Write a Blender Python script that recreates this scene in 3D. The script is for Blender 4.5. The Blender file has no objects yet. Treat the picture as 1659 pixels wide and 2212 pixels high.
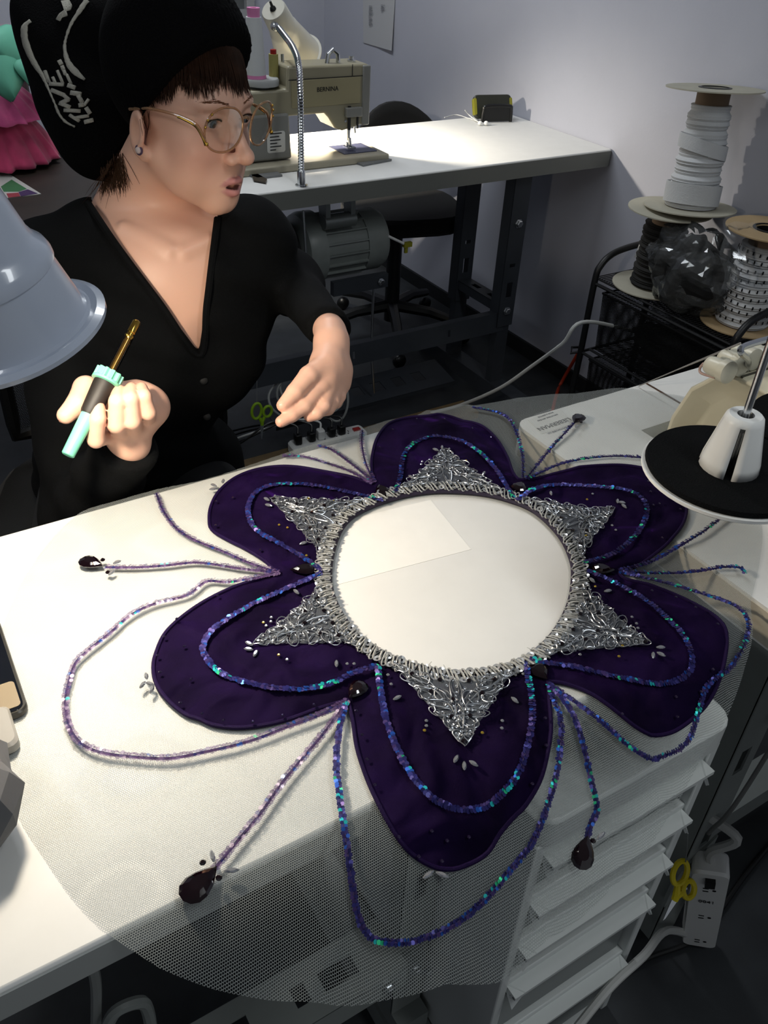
import bpy, bmesh, math, random
import numpy as np
from mathutils import Vector, Matrix
PI=math.pi
random.seed(7); rng=np.random.default_rng(7)
sc=bpy.context.scene; COL=sc.collection
# ------------------------------------------------------------------ camera model
FW,FH,FPX=1659.,2212.,1850.
CM=np.array([[.85316619,-.5197031,.04490146],[.27856188,.52668706,.80312142],[.44103371,.67268821,-.59412106]])
CZ=1.435
def ray(u,v):
    return CM.T@np.array([(u-FW/2)/FPX,-(v-FH/2)/FPX,1.])
O3=np.array([0,0,CZ])
def atz(u,v,z): d=ray(u,v); return O3+d*((z-CZ)/d[2])
def atd(u,v,zc): return O3+ray(u,v)*zc
def atx(u,v,x): d=ray(u,v); return O3+d*(x/d[0])
def aty(u,v,y): d=ray(u,v); return O3+d*(y/d[1])
def proj(p):
    q=CM@(np.asarray(p,float)-O3); return FW/2+FPX*q[0]/q[2], FH/2-FPX*q[1]/q[2]
cam=bpy.data.cameras.new('camera'); co=bpy.data.objects.new('camera',cam); COL.objects.link(co)
mw=Matrix.Identity(4)
for i in range(3):
    mw[i][0]=CM[0][i]; mw[i][1]=CM[1][i]; mw[i][2]=-CM[2][i]
mw[2][3]=CZ
co.matrix_world=mw
cam.sensor_fit='VERTICAL'; cam.sensor_height=24.; cam.lens=FPX/FH*24.; cam.clip_start=.02; cam.clip_end=60
sc.camera=co
# ------------------------------------------------------------------ materials
MATS={}
def nt(name):
    m=bpy.data.materials.new(name); m.use_nodes=True
    t=m.node_tree; b=t.nodes['Principled BSDF']; return m,t,b
def lin(h):
    if isinstance(h,str):
        h=h.lstrip('#'); c=[int(h[i:i+2],16)/255 for i in (0,2,4)]
        return tuple((x/12.92 if x<=.04045 else ((x+.055)/1.055)**2.4) for x in c)+(1,)
    return tuple(h)[:3]+(1,)
def mat(name,col,rough=.5,metal=0,noise=0,nscale=30,bump=0,bscale=200,spec=.5,coat=0,sheen=0,trans=0,alpha=1,emit=0,ior=1.45,sheentint=None,big=0):
    if name in MATS: return MATS[name]
    m,t,b=nt(name); c=lin(col)
    b.inputs['Base Color'].default_value=c; b.inputs['Roughness'].default_value=rough; b.inputs['Metallic'].default_value=metal
    b.inputs['Specular IOR Level'].default_value=spec; b.inputs['Coat Weight'].default_value=coat
    b.inputs['Sheen Weight'].default_value=sheen; b.inputs['Transmission Weight'].default_value=trans; b.inputs['Alpha'].default_value=alpha; b.inputs['IOR'].default_value=ior
    if sheentint: b.inputs['Sheen Tint'].default_value=lin(sheentint); b.inputs['Sheen Roughness'].default_value=.35
    if emit: b.inputs['Emission Color'].default_value=c; b.inputs['Emission Strength'].default_value=emit
    tc=t.nodes.new('ShaderNodeTexCoord')
    if noise:
        n=t.nodes.new('ShaderNodeTexNoise'); n.inputs['Scale'].default_value=nscale; n.inputs['Detail'].default_value=5
        t.links.new(tc.outputs['Object'],n.inputs['Vector'])
        r=t.nodes.new('ShaderNodeValToRGB'); r.color_ramp.elements[0].position=.3; r.color_ramp.elements[1].position=.7
        r.color_ramp.elements[0].color=tuple(max(0,x*(1-noise)) for x in c[:3])+(1,); r.color_ramp.elements[1].color=tuple(min(1,x*(1+noise)) for x in c[:3])+(1,)
        t.links.new(n.outputs['Fac'],r.inputs['Fac']); t.links.new(r.outputs['Color'],b.inputs['Base Color'])
    if bump:
        n=t.nodes.new('ShaderNodeTexNoise'); n.inputs['Scale'].default_value=bscale; n.inputs['Detail'].default_value=3
        t.links.new(tc.outputs['Object'],n.inputs['Vector'])
        bp=t.nodes.new('ShaderNodeBump'); bp.inputs['Strength'].default_value=bump; bp.inputs['Distance'].default_value=.002
        t.links.new(n.outputs['Fac'],bp.inputs['Height']); t.links.new(bp.outputs['Normal'],b.inputs['Normal'])
    if big:
        n=t.nodes.new('ShaderNodeTexNoise'); n.inputs['Scale'].default_value=big; n.inputs['Detail'].default_value=1.5; n.inputs['Distortion'].default_value=.6
        t.links.new(tc.outputs['Object'],n.inputs['Vector'])
        b2=t.nodes.new('ShaderNodeBump'); b2.inputs['Strength'].default_value=.9; b2.inputs['Distance'].default_value=.03
        t.links.new(n.outputs['Fac'],b2.inputs['Height'])
        if bump: t.links.new(b2.outputs['Normal'],bp.inputs['Normal'])
        else: t.links.new(b2.outputs['Normal'],b.inputs['Normal'])
    MATS[name]=m; return m
def attrmat(name,rough=.5,metal=0,spec=.5,trans=0,coat=0,sheen=0,alpha=1,attr='col',bump=0,bscale=300,sss=0):
    "base colour from a colour attribute (per thing colour: dyed sequins with painted glints, skin against lips)"
    if name in MATS: return MATS[name]
    m,t,b=nt(name)
    a=t.nodes.new('ShaderNodeAttribute'); a.attribute_name=attr
    t.links.new(a.outputs['Color'],b.inputs['Base Color'])
    b.inputs['Roughness'].default_value=rough; b.inputs['Metallic'].default_value=metal; b.inputs['Specular IOR Level'].default_value=spec
    b.inputs['Transmission Weight'].default_value=trans; b.inputs['Coat Weight'].default_value=coat; b.inputs['Sheen Weight'].default_value=sheen; b.inputs['Alpha'].default_value=alpha
    if sss:
        b.inputs['Subsurface Weight'].default_value=sss; b.inputs['Subsurface Radius'].default_value=(1,.35,.2); b.inputs['Subsurface Scale'].default_value=.006
    if bump:
        tc=t.nodes.new('ShaderNodeTexCoord'); n=t.nodes.new('ShaderNodeTexNoise'); n.inputs['Scale'].default_value=bscale
        t.links.new(tc.outputs['Object'],n.inputs['Vector'])
        bp=t.nodes.new('ShaderNodeBump'); bp.inputs['Strength'].default_value=bump; bp.inputs['Distance'].default_value=.001
        t.links.new(n.outputs['Fac'],bp.inputs['Height']); t.links.new(bp.outputs['Normal'],b.inputs['Normal'])
    MATS[name]=m; return m
def netmat(name,col,pitch,cover,sheen=0,dens=1.,rough=.7):
    "woven net: threads of diffuse material with open cells between, pattern in UV metres"
    m,t,b=nt(name); c=lin(col)
    b.inputs['Base Color'].default_value=c; b.inputs['Roughness'].default_value=rough
    uv=t.nodes.new('ShaderNodeTexCoord'); mp=t.nodes.new('ShaderNodeMapping'); mp.inputs['Scale'].default_value=(1/pitch,1/pitch,1)
    t.links.new(uv.outputs['UV'],mp.inputs['Vector'])
    br=t.nodes.new('ShaderNodeTexBrick'); br.offset=.5; br.inputs['Scale'].default_value=1; br.inputs['Brick Width'].default_value=1; br.inputs['Row Height'].default_value=.86
    br.inputs['Mortar Size'].default_value=cover; br.inputs['Mortar Smooth'].default_value=.3
    t.links.new(mp.outputs['Vector'],br.inputs['Vector'])
    mu=t.nodes.new('ShaderNodeMath'); mu.operation='MULTIPLY'; mu.inputs[1].default_value=dens
    t.links.new(br.outputs['Fac'],mu.inputs[0])
    tr=t.nodes.new('ShaderNodeBsdfTransparent'); tl=t.nodes.new('ShaderNodeBsdfTranslucent'); tl.inputs['Color'].default_value=c
    m1=t.nodes.new('ShaderNodeMixShader'); m1.inputs[0].default_value=.35
    t.links.new(b.outputs[0],m1.inputs[1]); t.links.new(tl.outputs[0],m1.inputs[2])
    m2=t.nodes.new('ShaderNodeMixShader'); t.links.new(mu.outputs[0],m2.inputs[0]); t.links.new(tr.outputs[0],m2.inputs[1]); t.links.new(m1.outputs[0],m2.inputs[2])
    t.links.new(m2.outputs[0],t.nodes['Material Output'].inputs['Surface'])
    MATS[name]=m; return m
# ------------------------------------------------------------------ mesh building
WL={}
def V3(p): return np.asarray(p,float)
def frame(d):
    d=V3(d); d=d/np.linalg.norm(d)
    a=np.array([0,0,1.]) if abs(d[2])<.9 else np.array([1.,0,0])
    x=np.cross(a,d); x/=np.linalg.norm(x); return x,np.cross(d,x),d
def rotm(axis,ang): return np.array(Matrix.Rotation(ang,3,Vector(axis)))
class MB:
    def __init__(s): s.v=[]; s.f=[]; s.c=[]; s.uv=None; s.cur=None; s.n=0
    def add(s,verts,faces,col=None):
        o=s.n; verts=[tuple(map(float,p)) for p in verts]; s.v+=verts; s.n+=len(verts)
        s.f+=[tuple(i+o for i in f) for f in faces]
        s.c+=[col if col is not None else s.cur]*len(verts); return s
    def box(s,c,size,R=None,tap=1.):
        c=V3(c); h=V3(size)/2; P=[]
        for z in (-1,1):
            for x,y in ((-1,-1),(1,-1),(1,1),(-1,1)):
                k=tap if z>0 else 1.
                q=np.array([x*h[0]*k,y*h[1]*k,z*h[2]])
                if R is not None: q=R@q
                P.append(c+q)
        return s.add(P,[(3,2,1,0),(4,5,6,7),(0,1,5,4),(1,2,6,5),(2,3,7,6),(3,0,4,7)])
    def bx(s,x0,x1,y0,y1,z0,z1): return s.box(((x0+x1)/2,(y0+y1)/2,(z0+z1)/2),(x1-x0,y1-y0,z1-z0))
    def rbox(s,c,size,r,R=None,n=4,axis=2):
        "box with rounded edges along one axis (rounded rectangle, extruded)"
        a=[0,1,2]; a.remove(axis); hx,hy=size[a[0]]/2,size[a[1]]/2; hz=size[axis]/2; r=min(r,hx*.99,hy*.99); pr=[]
        for k,(sx,sy) in enumerate(((1,1),(-1,1),(-1,-1),(1,-1))):
            for i in range(n+1):
                t=(k+i/n)*PI/2; pr.append((sx*(hx-r)+r*math.cos(t),sy*(hy-r)+r*math.sin(t)))
        P=[]; m=len(pr); b=min(r*.35,hz*.4)
        for z,sc_ in ((-hz,1-b/max(hx,hy)),(-hz+b,1),(hz-b,1),(hz,1-b/max(hx,hy))):
            for x,y in pr:
                q=np.zeros(3); q[a[0]]=x*sc_; q[a[1]]=y*sc_; q[axis]=z
                if R is not None: q=R@q
                P.append(V3(c)+q)
        F=[tuple(range(m))[::-1],tuple(range(3*m,4*m))]
        for l in range(3):
            for i in range(m): j=(i+1)%m; F.append((l*m+i,l*m+j,(l+1)*m+j,(l+1)*m+i))
        return s.add(P,F)
    def rings(s,rs,caps=True,close=False):
        m=len(rs[0]); P=[p for r in rs for p in r]; F=[]; L=len(rs)
        for l in range(L if close else L-1):
            k=(l+1)%L
            for i in range(m): j=(i+1)%m; F.append((l*m+i,l*m+j,k*m+j,k*m+i))
        if caps and not close: F+= [tuple(range(m))[::-1],tuple(range((L-1)*m,L*m))]
        return s.add(P,F)
    def lathe(s,prof,org=(0,0,0),axis=(0,0,1),n=24,caps=True):
        x,y,d=frame(axis); org=V3(org); rs=[]
        for r,h in prof:
            rs.append([org+d*h+(x*math.cos(t)+y*math.sin(t))*r for t in np.arange(n)*2*PI/n])
        return s.rings(rs,caps)
    def cyl(s,a,b,r0,r1=None,n=12):
        a=V3(a); b=V3(b); L=np.linalg.norm(b-a)
        return s.lathe([(r0,0),(r0 if r1 is None else r1,L)],a,b-a,n)
    def tube(s,pts,r,n=8,close=False,caps=True):
        pts=[V3(p) for p in pts]; L=len(pts); rs=[]
        rad=r if hasattr(r,'__len__') else [r]*L
        u=None
        for i in range(L):
            if close: d=pts[(i+1)%L]-pts[i-1]
            else: d=pts[min(i+1,L-1)]-pts[max(i-1,0)]
            nd=np.linalg.norm(d); d=d/nd if nd>1e-9 else np.array([0,0,1.])
            if u is None: u=frame(d)[0]
            u=u-d*(u@d); nu=np.linalg.norm(u); u=u/nu if nu>1e-6 else frame(d)[0]
            w=np.cross(d,u)
            rs.append([pts[i]+(u*math.cos(t)+w*math.sin(t))*rad[i] for t in np.arange(n)*2*PI/n])
        return s.rings(rs,caps,close)
    def ell(s,c,r,R=None,n=16,m=10):
        r=V3([r]*3) if not hasattr(r,'__len__') else V3(r); rs=[]
        for j in range(m+1):
            ph=-PI/2+PI*j/m; cz=math.sin(ph); cr=max(math.cos(ph),.004)
            rs.append([V3(c)+(np.array([r[0]*cr*math.cos(t),r[1]*cr*math.sin(t),r[2]*cz]) if R is None else R@np.array([r[0]*cr*math.cos(t),r[1]*cr*math.sin(t),r[2]*cz])) for t in np.arange(n)*2*PI/n])
        return s.rings(rs)
    def disc(s,c,nrm,r,n=8,col=None,th=0):
        x,y,d=frame(nrm); c=V3(c)
        P=[c+(x*math.cos(t)+y*math.sin(t))*r for t in np.arange(n)*2*PI/n]
        return s.add(P,[tuple(range(n))],col)
    def prism(s,poly,z0,z1):
        m=len(poly)
        a=sum(poly[i][0]*poly[(i+1)%m][1]-poly[(i+1)%m][0]*poly[i][1] for i in range(m))
        if a<0: poly=poly[::-1]
        P=[(p[0],p[1],z0) for p in poly]+[(p[0],p[1],z1) for p in poly]
        F=[tuple(range(m))[::-1],tuple(range(m,2*m))]+[(i,(i+1)%m,m+(i+1)%m,m+i) for i in range(m)]
        return s.add(P,F)
    def plate(s,pts,th):
        "polygon in space given thickness along its normal"
        pts=[V3(p) for p in pts]; n=sum((np.cross(pts[i],pts[(i+1)%len(pts)]) for i in range(len(pts))),np.zeros(3)); n/=np.linalg.norm(n); m=len(pts)
        P=[p-n*th/2 for p in pts]+[p+n*th/2 for p in pts]
        return s.add(P,[tuple(range(m))[::-1],tuple(range(m,2*m))]+[(i,(i+1)%m,m+(i+1)%m,m+i) for i in range(m)])
    def grid(s,G,close_u=False,col=None):
        nu=len(G); nv=len(G[0]); P=[p for r in G for p in r]; F=[]
        for i in range(nu if close_u else nu-1):
            k=(i+1)%nu
            for j in range(nv-1): F.append((i*nv+j,k*nv+j,k*nv+j+1,i*nv+j+1))
        return s.add(P,F,col)
    def build(s,name,m,parent=None,smooth=True,ang=40,bevel=0,label=None,kind=None,uvs=None,solid=0,weld=False):
        v=np.array(s.v); 
        if parent is not None: org=WL[parent.name]
        else: org=np.array([(v[:,0].min()+v[:,0].max())/2,(v[:,1].min()+v[:,1].max())/2,v[:,2].min()])
        me=bpy.data.meshes.new(name); me.from_pydata((v-org).tolist(),[],s.f)
        if any(c is not None for c in s.c):
            a=me.color_attributes.new('col','FLOAT_COLOR','POINT')
            arr=np.array([(c if len(c)==4 else tuple(c)+(1,)) if c is not None else (.5,.5,.5,1) for c in s.c],float).ravel(); a.data.foreach_set('color',arr)
        if uvs is not None:
            l=me.uv_layers.new(name='UVMap'); idx=np.zeros(len(me.loops),int); me.loops.foreach_get('vertex_index',idx)
            l.data.foreach_set('uv',np.array(uvs)[idx].ravel())
        me.validate(); me.update()
        o=bpy.data.objects.new(name,me); COL.objects.link(o)
        for mm in (m if isinstance(m,(list,tuple)) else [m]): me.materials.append(mm)
        if smooth:
            me.polygons.foreach_set('use_smooth',[True]*len(me.polygons))
            try: me.set_sharp_from_angle(angle=math.radians(ang))
            except Exception: pass
        if parent is not None: o.parent=parent; WL[o.name]=org
        else: o.location=org; WL[o.name]=org
        if bevel:
            b=o.modifiers.new('bevel','BEVEL'); b.width=bevel; b.segments=2; b.limit_method='ANGLE'; b.angle_limit=math.radians(50)
        if solid:
            q=o.modifiers.new('solid','SOLIDIFY'); q.thickness=solid; q.offset=0
        if label: o['label']=label
        if kind: o['kind']=kind
        return o
def tag(o,label,cat,group=None,kind=None):
    o['label']=label; o['category']=cat
    if group: o['group']=group
    if kind: o['kind']=kind
    return o
def thing(name,loc,label,cat,group=None):
    e=bpy.data.objects.new(name,None); COL.objects.link(e); e.location=[float(x) for x in loc]; e.empty_display_size=.05
    WL[e.name]=V3(loc); return tag(e,label,cat,group)
def struct(o): o['kind']='structure'; return o
def text(txt,size,org,xd,yd,name,m,parent,depth=.0004,label=None):
    "lettering as mesh, laid along xd (reading) and yd (up)"
    cu=bpy.data.curves.new(name,'FONT'); cu.body=txt; cu.size=size; cu.extrude=depth; cu.align_x='CENTER'; cu.align_y='CENTER'; cu.resolution_u=3
    to=bpy.data.objects.new(name,cu); COL.objects.link(to); dg=bpy.context.evaluated_depsgraph_get(); dg.update()
    me=bpy.data.meshes.new_from_object(to.evaluated_get(dg)); bpy.data.objects.remove(to)
    xd=V3(xd)/np.linalg.norm(xd); yd=V3(yd); yd=yd-xd*(xd@yd); yd/=np.linalg.norm(yd); zd=np.cross(xd,yd)
    b=MB(); vs=[V3(org)+xd*q.co.x+yd*q.co.y+zd*q.co.z for q in me.vertices]
    b.add(vs,[tuple(p.vertices) for p in me.polygons]); bpy.data.meshes.remove(me)
    return b.build(name,m,parent,smooth=False,label=label)
def bez(pts,n=8,close=False):
    "Catmull-Rom through points"
    pts=[V3(p) for p in pts]; L=len(pts); out=[]
    for i in range(L if close else L-1):
        p1,p2=pts[i],pts[(i+1)%L]
        p0=pts[i-1] if (close or i>0) else 2*p1-p2
        p3=pts[(i+2)%L] if (close or i+2<L) else 2*p2-p1
        for k in range(n):
            t=k/n; out.append(.5*((2*p1)+(-p0+p2)*t+(2*p0-5*p1+4*p2-p3)*t*t+(-p0+3*p1-3*p2+p3)*t**3))
    if not close: out.append(pts[-1])
    return out
def resample(pts,step=None,n=None,close=False):
    pts=np.array(pts); q=np.vstack([pts,pts[:1]]) if close else pts
    s=np.r_[0,np.cumsum(np.linalg.norm(np.diff(q,axis=0),axis=1))]
    if n is None: n=max(2,int(round(s[-1]/step))+(0 if close else 1))
    t=np.linspace(0,s[-1],n,endpoint=not close)
    return np.stack([np.interp(t,s,q[:,k]) for k in range(q.shape[1])],1)
# ------------------------------------------------------------------ room
TZ=.80
XW=2.066; YB=3.86
M_wall=mat('painted wall','#b0b2bd',.75,noise=.03,nscale=4,bump=.12,bscale=150)
M_floor=mat('dark grey painted floor','#2c2f32',.55,noise=.35,nscale=9,bump=.15,bscale=90)
M_base=mat('black vinyl baseboard','#17191b',.5,noise=.1)
b=MB(); b.bx(-3.2,XW+.1,-2.5,YB+.1,-.05,0); struct(b.build('floor',M_floor))
b=MB(); b.bx(XW,XW+.1,-2.5,YB+.1,0,2.7); struct(b.build('wall_right',M_wall))
b=MB(); b.bx(-3.2,XW,YB,YB+.1,0,2.7); struct(b.build('wall_back',M_wall))
b=MB(); b.bx(-3.3,-3.2,-2.5,YB+.1,0,2.7); struct(b.build('wall_left',M_wall))
b=MB(); b.bx(-3.3,XW+.1,-2.5,YB+.1,2.7,2.8); struct(b.build('ceiling',mat('ceiling white','#c8c8c6',.8,noise=.03)))
b=MB(); b.bx(XW-.012,XW,-2.5,YB,0,.055); struct(b.build('baseboard_right',M_base))
b=MB(); b.bx(-3.2,XW-.012,YB-.012,YB,0,.055); struct(b.build('baseboard_back',M_base))
# ------------------------------------------------------------------ lights
def area(name,loc,target,size,power,col,sy=None):
    l=bpy.data.lights.new(name,'AREA'); l.energy=power; l.color=col; l.size=size
    if sy: l.shape='RECTANGLE'; l.size_y=sy
    o=bpy.data.objects.new(name,l); COL.objects.link(o); o.location=loc
    o.rotation_euler=(Vector(target)-Vector(loc)).to_track_quat('-Z','Y').to_euler(); return o
area('ceiling_tube_light',(.9,-.5,2.66),(.9,-.5,0),.25,15,(.93,.98,1.),1.3)
area('ceiling_tube_light',(.9,2.6,2.66),(.9,2.6,0),.25,24,(.92,.96,1.),1.3)
area('ceiling_tube_light',(-1.4,1.0,2.66),(-1.4,1.0,0),.25,13,(.92,.96,1.),1.3)
w=bpy.data.worlds.new('world'); sc.world=w; w.use_nodes=True
w.node_tree.nodes['Background'].inputs[0].default_value=(.55,.58,.62,1); w.node_tree.nodes['Background'].inputs[1].default_value=.38
sc.view_settings.view_transform='Standard'; sc.view_settings.look='None'; sc.view_settings.gamma=1; sc.view_settings.exposure=0
sc.cycles.use_denoising=True
sc.cycles.max_bounces=8; sc.cycles.transparent_max_bounces=16; sc.cycles.caustics_reflective=False; sc.cycles.caustics_refractive=False
sc.cycles.sample_clamp_indirect=4
# common materials
M_lam=mat('white laminate','#d8d8d5',.5,noise=.02,nscale=25,spec=.22)
M_edge=mat('grey edge banding','#9b9e9c',.45)
M_blk=mat('black metal','#0d0e10',.45,bump=.05)
M_gsteel=mat('dark grey steel','#30343a',.5,noise=.12,nscale=12)
M_lsteel=mat('light grey steel','#858a87',.5,noise=.08,nscale=12)
M_chrome=mat('bright metal','#c9cccf',.22,1)
M_wht=mat('white plastic','#dfe0dd',.4)
M_blkp=mat('black plastic','#08090a',.35)
M_blkf=mat('black fabric','#060708',.9,bump=.3,bscale=400,sheen=.05)
M_red=mat('red plastic','#9c1a14',.4)
# ------------------------------------------------------------------ tables in front
def slab(mb,x0,x1,y0,y1,z0,z1,r=.02,n=4):
    pr=[]
    for k,(cx,cy) in enumerate(((x1-r,y1-r),(x0+r,y1-r),(x0+r,y0+r),(x1-r,y0+r))):
        for i in range(n+1):
            t=(k+i/n)*PI/2; pr.append((cx+r*math.cos(t),cy+r*math.sin(t)))
    mb.prism(pr,z0,z1); return mb
# slotted steel rail: C channel with slots cut through the web, slots left open
def slotted(mb,p0,p1,w,slots,nrm,th=.003,lip=.03):
    "flat strip p0->p1 with open rectangular slots (fractions along the strip), flanges turned back along -nrm"
    p0=V3(p0); p1=V3(p1); d=p1-p0; L=np.linalg.norm(d); d/=L; nrm=V3(nrm); nrm=nrm-d*(nrm@d); nrm/=np.linalg.norm(nrm); s=np.cross(nrm,d)
    R=np.stack([d,s,nrm],1)
    xs=0
    for a,e in sorted(slots)+[(L,L)]:
        if a>xs: mb.box(p0+d*((xs+a)/2),(a-xs,w,th),R)
        if e>a:
            for sg in (-1,1): mb.box(p0+d*((a+e)/2)+s*sg*w*.34,(e-a,w*.32,th),R)
        xs=e
    for sg in (-1,1): mb.box(p0+d*(L/2)+s*sg*(w/2-th/2)-nrm*lip/2,(L,th,lip),R)
    return mb
def bolt(p,nrm,r,name,parent):
    q=MB(); x,y,d=frame(nrm); q.lathe([(r*1.35,0),(r*1.35,r*.25),(r,r*.25),(r,r*.9),(r*.8,r*1.05)],p,nrm,6); return q.build(name,M_chrome,parent,ang=20)
t=thing('work_table',(-.1,.63,0),'white laminate work table in the foreground under the purple costume','table')
b=MB(); slab(b,-.95,.663,.365,.889,TZ-.036,TZ,.03); b.build('tabletop',M_lam,t,bevel=.003)
b=MB(); slab(b,-.952,.665,.363,.891,TZ-.034,TZ-.004,.032)
b.build('edge_band',M_edge,t)
for x in (-.85,.385):
    for y in (.455,.83):
        b=MB(); slotted(b,(x,y,.09),(x,y,TZ-.036),.05,[(.3,.36),(.42,.48)],(0,-1 if y<.6 else 1,0)); b.build('leg',M_lsteel,t)
    b=MB(); b.bx(x-.03,x+.03,.42,.88,.0,.05); b.bx(x-.025,x+.025,.43,.86,.05,.09); b.build('foot',M_lsteel,t)
b=MB(); slotted(b,(-.85,.468,.28),(.36,.468,.28),.076,[(.2,.25),(.34,.39),(.5,.55),(.62,.68),(.78,.84),(.88,.90),(.94,1.0),(1.06,1.08),(1.10,1.15)],(0,0,1),lip=.05); b.build('crossbar',M_lsteel,t)
for p in ((.372,.4285,.262),(.392,.4285,.235),(.33,.4285,.255)): bolt(p,(0,-1,0),.007,'bolt',t)
s_=thing('serger_table',(1.3,.5,0),'white laminate table at right carrying the cream overlock machine','table')
b=MB()
# top with the square opening that the overlock sits in
cut=[(.757,.05),(.757,.82),(2.0,.82),(2.0,.05)]
ox0=.912; oy0,oy1=.40,.715
slab(b,.757,ox0,.03,.82,TZ-.05,TZ,.022); b.bx(ox0-.02,1.9,oy1,.82,TZ-.05,TZ-.0004); b.bx(ox0-.02,1.9,.03,oy0,TZ-.05,TZ-.0004); b.bx(1.62,1.9,oy0,oy1,TZ-.05,TZ-.0004)
b.build('tabletop',M_lam,s_)
b=MB(); b.bx(.7555,.757,.05,.80,TZ-.046,TZ-.004); b.bx(.78,1.9,.82,.8215,TZ-.046,TZ-.004); b.build('edge_band',mat('beige edge band','#b9b2a2',.5),s_)
b=MB(); b.bx(.88,1.7,.37,.74,TZ-.075,TZ-.065); b.build('lower_shelf',mat('bare board','#6d6250',.7,noise=.15,nscale=40),s_)
b=MB(); b.bx(1.026,1.0285,oy1+.0,.818,TZ-.0002,TZ+.0012); b.build('seam_strip',mat('brown cord','#4a3528',.8),s_)
for x in (.815,1.75):
    for y in (.345,.74):
        b=MB(); slotted(b,(x,y,.07),(x,y,TZ-.05),.055,[(.25,.29),(.42,.47)],(0,-1,0),lip=.04); b.build('leg',M_lsteel,s_)
    b=MB(); b.bx(x-.03,x+.03,.40,.80,0,.07); b.build('foot',M_lsteel,s_)
b=MB(); b.bx(.80,1.78,.43,.49,.05,.10); b.build('crossbar',M_lsteel,s_)
b=MB(); b.plate([(.775,.343,.28),(.84,.343,.33),(.84,.343,.24),(.775,.343,.19)],.006); b.build('bracket',M_lsteel,s_)
for p in ((.838,.315,.60),(.80,.338,.275),(.825,.338,.30),(.79,.338,.235)): bolt(p,(0,-1,.1),.010,'bolt',s_)
# ------------------------------------------------------------------ drawer tower
M_tower=mat('white drawer plastic','#ccd0ce',.35,spec=.5); M_draw=mat('translucent drawer plastic','#848a89',.3,trans=.35,ior=1.3)
t=thing('drawer_tower',(.55,.51,0),'white plastic drawer tower standing under the front edge of the work table','drawer unit')
x0,x1,y0,y1=.417,.690,.321,.69
b=MB(); slab(b,x0-.004,x1+.004,y0-.006,y1,.655,.70,.025); b.build('top_panel',M_tower,t,bevel=.004)
b=MB()
b.bx(x0,x0+.014,y0,y1,0,.656); b.bx(x1-.014,x1,y0,y1,0,.656); b.bx(x0+.01,x1-.01,y1-.012,y1,0,.656)
for z in (.635,.540,.445,.348,.180,.004): b.bx(x0+.01,x1-.01,y0+.004,y1-.01,z-.008,z+.004)
b.build('frame',M_tower,t,bevel=.002)
for z0,z1 in ((.546,.632),(.451,.536),(.354,.441),(.186,.344),(.012,.176)):
    d=MB(); d.bx(x0+.018,x1-.018,y0+.012,y1-.03,z0,z1-.012)
    dr=d.build('drawer',M_draw,t,bevel=.004)
    h=MB(); h.plate([(x0+.016,y0+.012,z1-.034),(x1-.016,y0+.012,z1-.034),(x1-.016,y0-.012,z1-.006),(x0+.016,y0-.012,z1-.006)],.004)
    h.bx(x0+.016,x1-.016,y0-.014,y0+.012,z1-.008,z1-.002)
    h.plate([(x0+.016,y0+.010,z1-.002),(x0+.032,y0-.013,z1-.002),(x0+.016,y0-.013,z1-.030)],.004)
    h.plate([(x1-.016,y0+.010,z1-.002),(x1-.032,y0-.013,z1-.002),(x1-.016,y0-.013,z1-.030)],.004)
    h.build('handle',M_tower,dr)
# ================================================================== tutu overlay costume
# cloth height over the two tables: lies on them, sags between, falls away past their edges
REG=((-5,.663,.365,.889),(.663,.757,.375,.83))
def Hc(x,y):
    z=TZ+.0012
    if x>=.757 and y>.02: d=max(0,y-.82)
    else:
        d=1e9
        for a,b_,c,e in REG: d=min(d,math.hypot(max(a-x,0,x-b_),max(c-y,0,y-e)))
    if .663<x<.757: z-=.008*math.sin((x-.663)/.094*PI)
    if d>0: z-=.45*d*d/(d+.10) if y>.6 else 1.15*d*d/(d+.10)
    return z
def onH(u,v,off=0.):
    d=ray(u,v); t0=(.86-CZ)/d[2]; t1=(.15-CZ)/d[2]; n=160; pt=t0
    for i in range(1,n+1):
        t=t0+(t1-t0)*i/n; p=O3+d*t
        if p[2]<=Hc(p[0],p[1])+off:
            a,b_=pt,t
            for k in range(18):
                m=(a+b_)/2; p=O3+d*m
                if p[2]<=Hc(p[0],p[1])+off: b_=m
                else: a=m
            return O3+d*b_
        pt=t
    return O3+d*t1
def hp(x,y,off=0): return np.array([x,y,Hc(x,y)+off])
def pxs(L,off=0): return [onH(u,v,off) for u,v in L]
CEN=np.array([onH(968,1265)[0],onH(968,1265)[1]])
cost=thing('tutu_overlay',(CEN[0],CEN[1],TZ),'purple velvet flower shaped tutu overlay with silver lace laid on white table','costume')
M_tulle=netmat('white tulle','#aab0ae',.0019,.105,dens=.9)
M_velvet=mat('purple velvet','#100621',.8,noise=.6,nscale=13,bump=.15,bscale=900,sheen=.5,sheentint='#361464',spec=.04,big=16)  # colour noise paints the light streaks of folds and brushed nap
M_pipe=mat('purple satin cord','#16062e',.6,bump=.4,bscale=1500,spec=.12)
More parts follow.
